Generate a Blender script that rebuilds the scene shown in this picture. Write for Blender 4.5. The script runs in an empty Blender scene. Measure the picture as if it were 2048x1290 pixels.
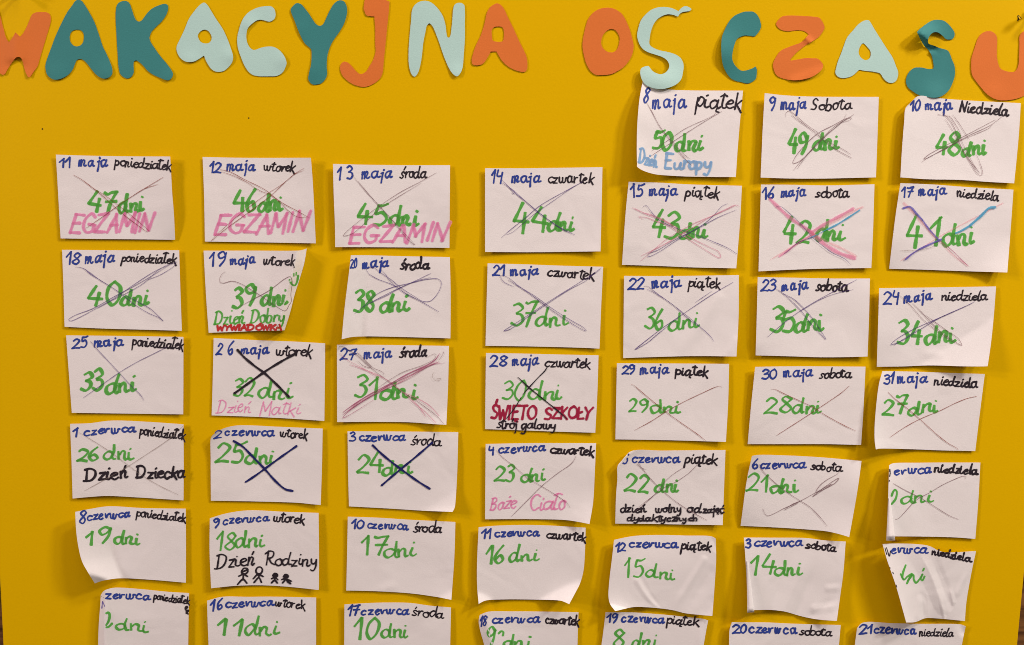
import bpy, math, random
import numpy as np
from mathutils import Vector, geometry

# ------------------------------------------------------------------ scene, camera, light
scene = bpy.context.scene
PX = 0.00046            # metres on the poster for one photo pixel (a card is about 105 mm wide)
F = 1773.0              # focal length in photo pixels (60 degree wide view)
TILT = math.radians(6.4)
ZC = 1.40               # height of the point the camera looks at
D = PX * F
CAM = np.array([0.0, -D * math.cos(TILT), ZC + D * math.sin(TILT)])
AX = np.array([0.0, math.cos(TILT), -math.sin(TILT)])
UP = np.array([0.0, math.sin(TILT), math.cos(TILT)])
RT = np.array([1.0, 0.0, 0.0])

cd = bpy.data.cameras.new('camera')
cam = bpy.data.objects.new('camera', cd)
scene.collection.objects.link(cam)
cam.location = CAM
cam.rotation_euler = (math.pi / 2 - TILT, 0, 0)
cd.sensor_width = 36.0
cd.lens = 36.0 * F / 2048.0
cd.clip_start = 0.01
cd.clip_end = 50
scene.camera = cam
scene.render.engine = 'CYCLES'
scene.cycles.transparent_max_bounces = 24
scene.cycles.filter_width = 0.95
scene.render.resolution_x, scene.render.resolution_y = 1024, 645
scene.view_settings.view_transform = 'Standard'
scene.view_settings.look = 'None'
scene.view_settings.exposure = 0.0
scene.view_settings.gamma = 1.0

world = bpy.data.worlds.new('World')
scene.world = world
world.use_nodes = True
bg = world.node_tree.nodes['Background']
_n, _l = world.node_tree.nodes, world.node_tree.links
# room light: a pale ceiling above, a darker floor below
_tc = _n.new('ShaderNodeTexCoord'); _sx = _n.new('ShaderNodeSeparateXYZ'); _mr = _n.new('ShaderNodeMapRange')
_l.new(_tc.outputs['Generated'], _sx.inputs[0]); _l.new(_sx.outputs['Z'], _mr.inputs['Value'])
_mr.inputs['From Min'].default_value = -1; _mr.inputs['From Max'].default_value = 1
_mr.inputs['To Min'].default_value = 0.05; _mr.inputs['To Max'].default_value = 0.27
_l.new(_mr.outputs[0], bg.inputs['Strength'])
bg.inputs['Color'].default_value = (1.0, 0.76, 0.65, 1)

def lamp(name, loc, energy, col, size):
    ld = bpy.data.lights.new(name, 'AREA')
    ld.shape = 'DISK'; ld.size = size; ld.energy = energy; ld.color = col
    o = bpy.data.objects.new(name, ld)
    scene.collection.objects.link(o)
    o.location = loc
    o.rotation_euler = (Vector((0, 0, ZC)) - Vector(loc)).to_track_quat('-Z', 'Y').to_euler()
lamp('ceiling_lamp_right', (2.3, -1.25, ZC + 1.70), 53, (1.0, 0.89, 0.80), 0.36)
lamp('ceiling_lamp_right_far', (1.6, -1.3, ZC + 2.40), 37, (1.0, 0.87, 0.78), 0.36)
lamp('ceiling_lamp_left', (-3.4, -1.9, ZC + 2.0), 48, (1.0, 0.76, 0.68), 0.48)
lamp('ceiling_lamp_left_far', (-3.6, -1.7, ZC + 1.0), 44, (1.0, 0.86, 0.84), 0.48)
lamp('overhead_fill', (0.5, -1.6, ZC + 2.2), 18, (1.0, 0.74, 0.64), 1.5)  # added soft fill, not a real fixture: brightens upturned paper, fades down the board

# ------------------------------------------------------------------ helpers
rng = np.random.default_rng(7)
random.seed(7)

def P(xy, h):
    """board positions: photo-pixel spot seen at height h (pixels) over the poster."""
    xy = np.asarray(xy, float).reshape(-1, 2)
    h = np.broadcast_to(np.asarray(h, float), (len(xy),))
    d = AX[None] + RT[None] * ((xy[:, 0:1] - 1024) / F) + UP[None] * ((645 - xy[:, 1:2]) / F)
    t = (-h * PX - CAM[1]) / d[:, 1]
    return CAM[None] + d * t[:, None]

def mesh_obj(name, verts, faces, mat, parent=None, smooth=True):
    me = bpy.data.meshes.new(name)
    me.from_pydata([tuple(v) for v in verts], [], faces)
    me.materials.append(mat)
    if smooth:
        me.polygons.foreach_set('use_smooth', [True] * len(me.polygons))
    me.update()
    o = bpy.data.objects.new(name, me)
    scene.collection.objects.link(o)
    if parent is not None:
        o.parent = parent
    return o

def tag(o, label=None, cat=None, group=None, kind=None):
    if label: o['label'] = label
    if cat: o['category'] = cat
    if group: o['group'] = group
    if kind: o['kind'] = kind
    return o

def catmull(p, step=1.3, closed=False):
    p = [np.array(q, float) for q in p]
    if len(p) < 2: return np.array(p)
    if len(p) == 2 and not closed:
        n = max(2, int(np.linalg.norm(p[1] - p[0]) / step) + 1)
        t = np.linspace(0, 1, n)[:, None]
        return p[0][None] * (1 - t) + p[1][None] * t
    n = len(p); out = []
    rngk = range(n) if closed else range(n - 1)
    for k in rngk:
        if closed:
            a, b, c, d = p[(k - 1) % n], p[k], p[(k + 1) % n], p[(k + 2) % n]
        else:
            a, b, c, d = p[max(k - 1, 0)], p[k], p[k + 1], p[min(k + 2, n - 1)]
            if k == 0: a = 2 * b - c
            if k == n - 2: d = 2 * c - b
        def tj(ti, u, w): return ti + max(np.linalg.norm(w - u), 1e-4) ** 0.5
        t0 = 0.; t1 = tj(t0, a, b); t2 = tj(t1, b, c); t3 = tj(t2, c, d)
        m = max(1, int(np.linalg.norm(c - b) / step))
        t = (t1 + (t2 - t1) * np.arange(m) / m)[:, None]
        A1 = (t1 - t) / (t1 - t0) * a + (t - t0) / (t1 - t0) * b
        A2 = (t2 - t) / (t2 - t1) * b + (t - t1) / (t2 - t1) * c
        A3 = (t3 - t) / (t3 - t2) * c + (t - t2) / (t3 - t2) * d
        B1 = (t2 - t) / (t2 - t0) * A1 + (t - t0) / (t2 - t0) * A2
        B2 = (t3 - t) / (t3 - t1) * A2 + (t - t1) / (t3 - t1) * A3
        out.append((t2 - t) / (t2 - t1) * B1 + (t - t1) / (t2 - t1) * B2)
    if not closed: out.append(p[-1][None])
    return np.concatenate(out)

# ------------------------------------------------------------------ materials
def new_mat(name):
    m = bpy.data.materials.new(name); m.use_nodes = True
    nt = m.node_tree
    return m, nt, nt.nodes['Principled BSDF']

def paper_mat(name, col, var=0.05, rough=0.75, spec=0.2, bump=0.25, coarse=14.0, fine=900.0, wrinkle=0.0):
    m, nt, b = new_mat(name)
    N, L = nt.nodes, nt.links
    tc = N.new('ShaderNodeNewGeometry')
    n1 = N.new('ShaderNodeTexNoise'); n1.inputs['Scale'].default_value = coarse; n1.inputs['Detail'].default_value = 4
    n2 = N.new('ShaderNodeTexNoise'); n2.inputs['Scale'].default_value = fine; n2.inputs['Detail'].default_value = 3
    L.new(tc.outputs['Position'], n1.inputs['Vector']); L.new(tc.outputs['Position'], n2.inputs['Vector'])
    mx = N.new('ShaderNodeMix'); mx.data_type = 'RGBA'
    lo = tuple(c * (1 - var) for c in col) + (1,); hi = tuple(min(1, c * (1 + var)) for c in col) + (1,)
    mx.inputs[6].default_value = lo; mx.inputs[7].default_value = hi
    ad = N.new('ShaderNodeMath'); ad.operation = 'ADD'
    m1 = N.new('ShaderNodeMath'); m1.operation = 'MULTIPLY'; m1.inputs[1].default_value = 0.5
    m2 = N.new('ShaderNodeMath'); m2.operation = 'MULTIPLY'; m2.inputs[1].default_value = 0.5
    L.new(n1.outputs['Fac'], m1.inputs[0]); L.new(n2.outputs['Fac'], m2.inputs[0])
    L.new(m1.outputs[0], ad.inputs[0]); L.new(m2.outputs[0], ad.inputs[1])
    L.new(ad.outputs[0], mx.inputs[0])
    L.new(mx.outputs[2], b.inputs['Base Color'])
    b.inputs['Roughness'].default_value = rough
    b.inputs['Specular IOR Level'].default_value = spec
    bp = N.new('ShaderNodeBump'); bp.inputs['Strength'].default_value = bump; bp.inputs['Distance'].default_value = 0.0004
    L.new(n2.outputs['Fac'], bp.inputs['Height']); L.new(bp.outputs[0], b.inputs['Normal'])
    if wrinkle:
        n3 = N.new('ShaderNodeTexNoise'); n3.inputs['Scale'].default_value = 22; n3.inputs['Detail'].default_value = 2
        n3.inputs['Distortion'].default_value = .5
        L.new(tc.outputs['Position'], n3.inputs['Vector'])
        b2 = N.new('ShaderNodeBump'); b2.inputs['Strength'].default_value = wrinkle; b2.inputs['Distance'].default_value = 0.004
        L.new(n3.outputs['Fac'], b2.inputs['Height']); L.new(b2.outputs[0], bp.inputs['Normal'])
    return m

M_PAPER = paper_mat('white_paper', (0.80, 0.80, 0.825), 0.035, 0.8, 0.12, wrinkle=.35)
M_BOARD = paper_mat('yellow_card', (0.73, 0.462, 0.0), 0.06, 0.45, 0.06, 0.22, 4.0, 600.0)
M_TEAL = paper_mat('teal_paper', (0.042, 0.235, 0.245), 0.13, 0.7, 0.2)
M_MINT = paper_mat('mint_paper', (0.45, 0.70, 0.68), 0.05, 0.7, 0.2)
M_ORANGE = paper_mat('orange_paper', (0.70, 0.185, 0.036), 0.07, 0.7, 0.2)

def ink(name, col, see=0.0, tint=None, var=0.18):
    """marker or pen ink; see = how much of the paper below shows through it"""
    m, nt, b = new_mat(name)
    N, L = nt.nodes, nt.links
    g = N.new('ShaderNodeNewGeometry')
    n = N.new('ShaderNodeTexNoise'); n.inputs['Scale'].default_value = 160; n.inputs['Detail'].default_value = 3
    L.new(g.outputs['Position'], n.inputs['Vector'])
    mx = N.new('ShaderNodeMix'); mx.data_type = 'RGBA'
    mx.inputs[6].default_value = tuple(c * (1 - var) for c in col) + (1,)
    mx.inputs[7].default_value = tuple(min(1, c * (1 + var)) for c in col) + (1,)
    L.new(n.outputs['Fac'], mx.inputs[0]); L.new(mx.outputs[2], b.inputs['Base Color'])
    b.inputs['Roughness'].default_value = 0.6; b.inputs['Specular IOR Level'].default_value = 0.2
    if see > 0:
        t = N.new('ShaderNodeBsdfTransparent'); t.inputs[0].default_value = tuple(tint or col) + (1,)
        ms = N.new('ShaderNodeMixShader'); ms.inputs[0].default_value = see
        L.new(b.outputs[0], ms.inputs[1]); L.new(t.outputs[0], ms.inputs[2])
        L.new(ms.outputs[0], N['Material Output'].inputs['Surface'])
    return m

INK = {
    'b': ink('blue_marker', (0.028, 0.06, 0.33), var=.3),
    'k': ink('black_marker', (0.024, 0.018, 0.027), var=.4),
    'g': ink('green_marker', (0.13, 0.50, 0.095), 0.48, (0.42, 0.82, 0.38), .3),
    'p': ink('pink_marker', (0.88, 0.35, 0.60), 0.52, (1.0, 0.68, 0.85)),
    'lb': ink('pale_blue_marker', (0.30, 0.52, 0.80), 0.35, (0.55, 0.76, 0.95)),
    'r': ink('red_marker', (0.50, 0.030, 0.035)),
    'm': ink('crimson_marker', (0.42, 0.022, 0.075), 0.22, (0.75, 0.25, 0.35), .35),
    'n': ink('navy_marker', (0.014, 0.018, 0.14), var=.35),
    'br': ink('brown_pen', (0.23, 0.14, 0.17), 0.42, (0.6, 0.5, 0.5)),
    'bp': ink('violet_pen', (0.10, 0.06, 0.24), 0.32, (0.6, 0.55, 0.7)),
    'rp': ink('red_brown_pen', (0.26, 0.055, 0.045), 0.25, (0.8, 0.55, 0.5)),
    'pk': ink('faint_rose_pen', (0.62, 0.25, 0.36), 0.52, (0.95, 0.76, 0.82)),
    'mp': ink('plum_pen', (0.36, 0.09, 0.20), 0.45, (0.8, 0.5, 0.6)),
    'hp': ink('pink_highlighter', (0.88, 0.36, 0.55), 0.62, (1.0, 0.74, 0.84), .25),
    'hq': ink('faint_pink_highlighter', (0.9, 0.55, 0.6), 0.82, (1.0, 0.86, 0.88), .2),
    'sb': ink('sky_blue_marker', (0.10, 0.42, 0.68), 0.35, (0.45, 0.75, 0.92), .25),
    'pu': ink('violet_marker', (0.17, 0.15, 0.52), 0.35, (0.5, 0.48, 0.85), .25),
    'pc': ink('pencil', (0.25, 0.20, 0.18), 0.55, (0.85, 0.8, 0.78)),
}
INKW = {'b': 21, 'k': 18.5, 'g': 43, 'p': 36, 'lb': 26, 'r': 24, 'm': 30, 'n': 26}
INKNAME = {'b': 'blue', 'k': 'black', 'g': 'green', 'p': 'pink', 'lb': 'pale blue', 'r': 'red', 'm': 'crimson',
           'n': 'navy', 'br': 'brown', 'bp': 'violet', 'rp': 'red-brown', 'pk': 'faint rose', 'mp': 'plum',
           'hp': 'pink highlighter', 'hq': 'faint pink', 'sb': 'sky blue', 'pu': 'violet', 'pc': 'pencil'}

# ------------------------------------------------------------------ handwriting: strokes per letter (x-height 1, capitals 1.9)
ac = lambda x: [(x, 1.35), (x + .18, 1.68)]
A_ = [[(.75, .85), (.45, 1.0), (.12, .75), (.08, .3), (.3, .0), (.6, .2), (.78, .9)], [(.78, 1.0), (.76, .3), (.88, .03), (1.08, .15)]]
N_ = [[(.05, .95), (.1, 0)], [(.1, .55), (.35, .98), (.55, .85), (.55, .2), (.7, .02), (.88, .15)]]
O_ = [[(.5, 1), (.15, .8), (.08, .35), (.35, .0), (.68, .2), (.72, .7), (.5, 1.0), (.8, .9)]]
E_ = [[(.1, .5), (.5, .6), (.72, .8), (.5, 1.0), (.15, .75), (.1, .3), (.4, 0), (.78, .2)]]
C_ = [[(.75, .85), (.45, 1.0), (.12, .7), (.1, .3), (.4, .0), (.78, .18)]]
S_ = [[(.68, .85), (.42, 1.0), (.2, .8), (.35, .55), (.6, .3), (.4, .02), (.05, .1)]]
Z_ = [[(.08, .92), (.68, .95)], [(.68, .95), (.1, .05)], [(.1, .05), (.75, .05)]]
L_ = [[(.2, 1.9), (.1, .9), (.12, .15), (.28, .02), (.45, .15)]]
CE = [[(.9, 1.8), (.15, 1.85)], [(.15, 1.85), (.08, .05)], [(.08, .05), (.8, .02)], [(.1, 1.0), (.68, 1.0)]]
CO = [[(.55, 1.9), (.15, 1.5), (.1, .6), (.45, .02), (.95, .4), (.98, 1.4), (.6, 1.88)]]
CS = [[(.85, 1.6), (.5, 1.9), (.15, 1.55), (.35, 1.1), (.75, .7), (.6, .1), (.05, .15)]]
FONT = {
    ' ': (.6, []),
    'a': (1.05, A_), 'ą': (1.05, A_ + [[(.85, .05), (.72, -.35), (.95, -.45)]]),
    'b': (.95, [[(.12, 1.9), (.1, .1)], [(.1, .5), (.35, .95), (.7, .85), (.78, .4), (.5, .02), (.12, .1)]]),
    'c': (.85, C_), 'ć': (.85, C_ + [ac(.45)]),
    'd': (1.05, [[(.72, .85), (.45, 1), (.12, .72), (.08, .3), (.32, 0), (.62, .25), (.76, .8)], [(.85, 1.85), (.78, .9), (.76, .25), (.88, .03), (1.08, .15)]]),
    'e': (.85, E_), 'ę': (.85, E_ + [[(.6, .05), (.5, -.3), (.7, -.4)]]),
    'g': (.95, [[(.75, .85), (.45, 1.0), (.12, .75), (.08, .3), (.3, .0), (.6, .2), (.76, .8)], [(.8, 1), (.76, -.3), (.55, -.8), (.15, -.75)]]),
    'h': (.85, [[(.12, 1.9), (.1, 0)], [(.1, .55), (.4, .95), (.62, .75), (.62, 0)]]),
    'i': (.5, [[(.15, .95), (.12, .2), (.28, .02), (.5, .2)], [(.18, 1.42), (.22, 1.5)]]),
    'j': (.55, [[(.1, .85), (.3, .95)], [(.3, .95), (.28, 0), (.25, -.8)], [(.32, 1.42), (.35, 1.5)]]),
    'k': (.85, [[(.12, 1.9), (.1, 0)], [(.7, 1.05), (.15, .45)], [(.25, .52), (.78, -.35)]]),
    'l': (.45, L_), 'ł': (.55, L_ + [[(-.15, 1.7), (.2, 1.85), (.6, 1.75)]]),
    'm': (1.2, [[(.05, .9), (.1, .0)], [(.1, .55), (.3, .98), (.45, .85), (.45, 0)], [(.45, .55), (.65, .98), (.82, .85), (.82, .15), (.95, .02), (1.15, .15)]]),
    'n': (.9, N_), 'ń': (.9, N_ + [ac(.35)]),
    'o': (.85, O_), 'ó': (.85, O_ + [ac(.4)]),
    'p': (.85, [[(.1, 1.0), (.08, -.8)], [(.1, .6), (.35, 1.0), (.68, .8), (.65, .3), (.4, .05), (.12, .2)]]),
    'r': (.7, [[(.08, .95), (.12, .05)], [(.12, .35), (.35, .9), (.65, .88)]]),
    's': (.75, S_), 'ś': (.75, S_ + [ac(.4)]),
    't': (.65, [[(.3, 1.6), (.25, .25), (.4, .02), (.65, .15)], [(.0, 1.3), (.3, 1.45), (.62, 1.35)]]),
    'u': (1.0, [[(.08, .95), (.1, .25), (.3, .02), (.6, .3), (.68, .95)], [(.68, .95), (.7, .2), (.85, .03), (1, .15)]]),
    'w': (1.2, [[(.05, .95), (.12, .2), (.3, .02), (.5, .3), (.52, .9)], [(.52, .9), (.55, .2), (.72, .02), (.95, .3), (1.0, .85), (1.2, .8)]]),
    'y': (.85, [[(.08, .95), (.12, .4), (.35, .25), (.62, .6), (.7, .95)], [(.7, .95), (.62, -.2), (.35, -.75), (.1, -.6)]]),
    'z': (.82, Z_), 'ż': (.82, Z_ + [[(.4, 1.4), (.44, 1.5)]]),
    'D': (1.3, [[(.2, 1.75), (.1, .05)], [(-.02, 1.75), (.5, 1.9), (1.0, 1.5), (1.05, .8), (.65, .15), (.1, .03), (-.08, .05)]]),
    'E': (.95, CE), 'Ę': (.95, CE + [[(.6, .0), (.5, -.25), (.75, -.3)]]),
    'G': (1.1, [[(.95, 1.6), (.6, 1.9), (.15, 1.4), (.1, .5), (.45, .02), (.9, .2), (.95, .75)], [(.55, .8), (1.1, .75)]]),
    'Z': (1.0, [[(.1, 1.8), (.85, 1.85)], [(.85, 1.85), (.08, .08)], [(.08, .08), (.9, .05)]]),
    'A': (1.0, [[(.05, 0), (.5, 1.9)], [(.5, 1.9), (.88, 0)], [(.2, .75), (.78, .75)]]),
    'M': (1.25, [[(.05, 0), (.18, 1.85)], [(.18, 1.85), (.55, .6)], [(.55, .6), (1.0, 1.85)], [(1.0, 1.85), (1.05, 0)]]),
    'I': (.4, [[(.18, 1.85), (.12, 0)]]),
    'N': (1.1, [[(.05, 0), (.18, 1.85)], [(.18, 1.85), (.75, .05)], [(.75, .05), (.98, 1.85)]]),
    'B': (.95, [[(.12, 1.85), (.1, .05)], [(.0, 1.8), (.6, 1.85), (.75, 1.45), (.18, 1.0)], [(.18, 1.0), (.75, .85), (.8, .3), (.45, .0), (.1, .05)]]),
    'C': (1.0, [[(.95, 1.6), (.6, 1.9), (.15, 1.4), (.1, .5), (.45, .02), (.95, .3)]]),
    'R': (1.1, [[(.2, 1.85), (.12, 0)], [(-.1, 1.5), (.3, 1.9), (.8, 1.7), (.7, 1.1), (.18, .85)], [(.3, .9), (.7, .3), (1.05, .0)]]),
    'S': (.95, CS), 'Ś': (.95, CS + [[(.5, 2.1), (.62, 2.5)]]),
    'W': (1.2, [[(.0, 1.8), (.25, .05)], [(.25, .05), (.52, 1.3)], [(.52, 1.3), (.78, .05)], [(.78, .05), (1.08, 1.8)]]),
    'T': (1.0, [[(.0, 1.8), (.95, 1.85)], [(.5, 1.85), (.45, 0)]]),
    'K': (.95, [[(.12, 1.85), (.1, 0)], [(.8, 1.8), (.15, .9)], [(.2, .95), (.85, 0)]]),
    'O': (1.1, CO), 'Ó': (1.1, CO + [[(.6, 2.1), (.75, 2.45)]]),
    'Ł': (.85, [[(.15, 1.85), (.12, .05)], [(.12, .05), (.75, .05)], [(-.1, .8), (.5, 1.2)]]),
    'Y': (.95, [[(.0, 1.85), (.45, 1.0)], [(.92, 1.85), (.45, 1.0), (.35, 0)]]),
    '0': (.95, [[(.5, 1.88), (.15, 1.4), (.1, .5), (.4, .02), (.75, .45), (.8, 1.4), (.52, 1.88)]]),
    '1': (.65, [[(.0, 1.15), (.42, 1.88)], [(.42, 1.88), (.4, 0)]]),
    '2': (.95, [[(.1, 1.5), (.42, 1.88), (.8, 1.5), (.55, .8), (.05, .08)], [(.05, .08), (.45, .15), (.88, .08)]]),
    '3': (.9, [[(.1, 1.65), (.45, 1.88), (.75, 1.5), (.32, 1.02)], [(.32, 1.02), (.65, .95), (.8, .5), (.5, .03), (.05, .2)]]),
    '4': (.95, [[(.5, 1.9), (.05, .72)], [(.05, .72), (.9, .68)], [(.66, 1.25), (.6, -.02)]]),
    '5': (.9, [[(.2, 1.75), (.15, 1.05), (.5, 1.15), (.75, .6), (.5, .05), (.05, .12)], [(.2, 1.72), (.5, 1.7), (.82, 1.9)]]),
    '6': (.85, [[(.65, 1.9), (.25, 1.2), (.08, .5), (.35, .02), (.72, .35), (.55, .85), (.14, .5)]]),
    '7': (.95, [[(.05, 1.7), (.25, 1.6), (.5, 1.75), (.85, 1.82)], [(.85, 1.82), (.55, .9), (.35, 0)], [(.18, .95), (.85, 1.0)]]),
    '8': (.9, [[(.78, 1.55), (.45, 1.88), (.12, 1.5), (.42, 1.02), (.76, .5), (.45, .02), (.08, .4), (.42, 1.0), (.78, 1.55)]]),
    '9': (.9, [[(.75, 1.5), (.45, 1.88), (.1, 1.5), (.3, 1.05), (.68, 1.25), (.78, 1.65)], [(.78, 1.65), (.74, .8), (.4, 0)]]),
}

VARIANT = {   # the way the blue dates are written
    'r': (.78, [[(.05, .92), (.2, .12), (.36, .5), (.46, .86), (.76, .88)]]),
    '4': (.85, [[(.12, 1.85), (.08, 1.05), (.6, 1.0)], [(.66, 1.55), (.64, -.02)]]),
}
def text_strokes(text, x0, y0, x1, y1, h, slant=0.14, blue=False):
    FT = dict(FONT, **VARIANT) if blue else FONT
    full = text[0].isdigit() or (text.isupper() and len(text) > 1)
    xh = h / 1.9 if full else h
    width = sum(FT[c][0] for c in text)
    sx = (x1 - x0) / max(width - .12, .3)
    out = []; cx = 0.0; col_caps = len(text) > 4
    for c in text:
        adv, st = FT[c]; tame = .45 if (text.isupper() and col_caps) else 1.0
        js = rng.normal(0, .07); dy = rng.normal(0, .06); sc = 1 + rng.normal(0, .07); jx = rng.normal(0, .04) * tame; wx = 1 + rng.normal(0, .07) * tame; sc = 1 + (sc - 1) * tame; js *= tame
        for s in st:
            pts = []
            for (x, y) in s:
                x = x * wx * (.86 if blue and len(text) > 3 else 1) + jx + rng.normal(0, .03); y = y * sc + rng.normal(0, .03) + dy
                xx = (cx + x) * sx + y * xh * (slant + js) * .6
                tt = min(max((cx + x) * sx / max(x1 - x0, 1), -.05), 1.05)
                pts.append((x0 + xx, y0 + (y1 - y0) * tt - y * xh))
            out.append(pts)
        cx += adv
    return out

class Ribbons:
    """collects the strokes of one piece of writing, laid on a sheet"""
    def __init__(s): s.v = []; s.f = []; s.n = 0; s.k = 0; s.h = []
    def add(s, pts, w, chisel=False, base=0.3):
        p = catmull(pts, 1.3)
        if len(p) < 2: return
        if len(p) > 260: p = p[::2]
        t = np.gradient(p, axis=0); t /= np.maximum(np.linalg.norm(t, axis=1, keepdims=True), 1e-6)
        nrm = np.stack([-t[:, 1], t[:, 0]], 1)
        m = len(p)
        wob = 1 + .15 * np.sin(np.linspace(0, m * .23, m) + rng.uniform(0, 6)) + rng.normal(0, .03, m)
        ww = np.full(m, w * .5) * wob
        if chisel:
            a = math.radians(-28); nib = np.array([math.cos(a), math.sin(a)])
            ww *= .62 + .42 * np.abs(t[:, 0] * nib[1] - t[:, 1] * nib[0])
        elif w < 2.2:
            q = np.linspace(0, 1, m); ww *= .55 + .55 * np.clip(np.minimum(q, 1 - q) * 8, 0, 1) * (1 + .25 * np.sin(q * 9 + s.k))
        L = p + nrm * ww[:, None]; R = p - nrm * ww[:, None]
        hh = base + .012 * s.k + np.linspace(0, .012, m)
        i0 = s.n
        s.v.append(np.concatenate([L, R])); s.h.append(np.concatenate([hh, hh]))
        for i in range(m - 1):
            s.f.append((i0 + i, i0 + m + i, i0 + m + i + 1, i0 + i + 1))
        s.n += 2 * m
        if w >= 2.2:
            for (e, sg) in ((0, -1), (m - 1, 1)):
                r = ww[e] * (0.45 if chisel else 1.0)
                ang = np.linspace(math.pi / 2, -math.pi / 2, 7)[1:-1]
                arc = p[e] + sg * t[e] * (r * np.cos(ang))[:, None] + nrm[e] * (ww[e] * np.sin(ang))[:, None]
                j0 = s.n
                s.v.append(arc); s.h.append(np.full(len(arc), hh[e])); s.n += len(arc)
                ring = [i0 + e] + list(range(j0, j0 + len(arc))) + [i0 + m + e]
                s.f.append(tuple(ring if sg > 0 else ring[::-1]))
        s.k += 1
    def build(s, name, mat, sheet, parent):
        if not s.n: return None
        xy = np.concatenate(s.v); hh = np.concatenate(s.h)
        z = sheet.height_at(xy)
        V = P(xy, z + hh)
        # all faces look towards the viewer (normal -Y)
        faces = []
        for f in s.f:
            a, b, c = V[f[0]], V[f[1]], V[f[2]]
            ny = (b[2] - a[2]) * (c[0] - a[0]) - (b[0] - a[0]) * (c[2] - a[2])
            faces.append(f if ny < 0 else f[::-1])
        return mesh_obj(name, V, faces, mat, parent, smooth=False)

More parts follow.
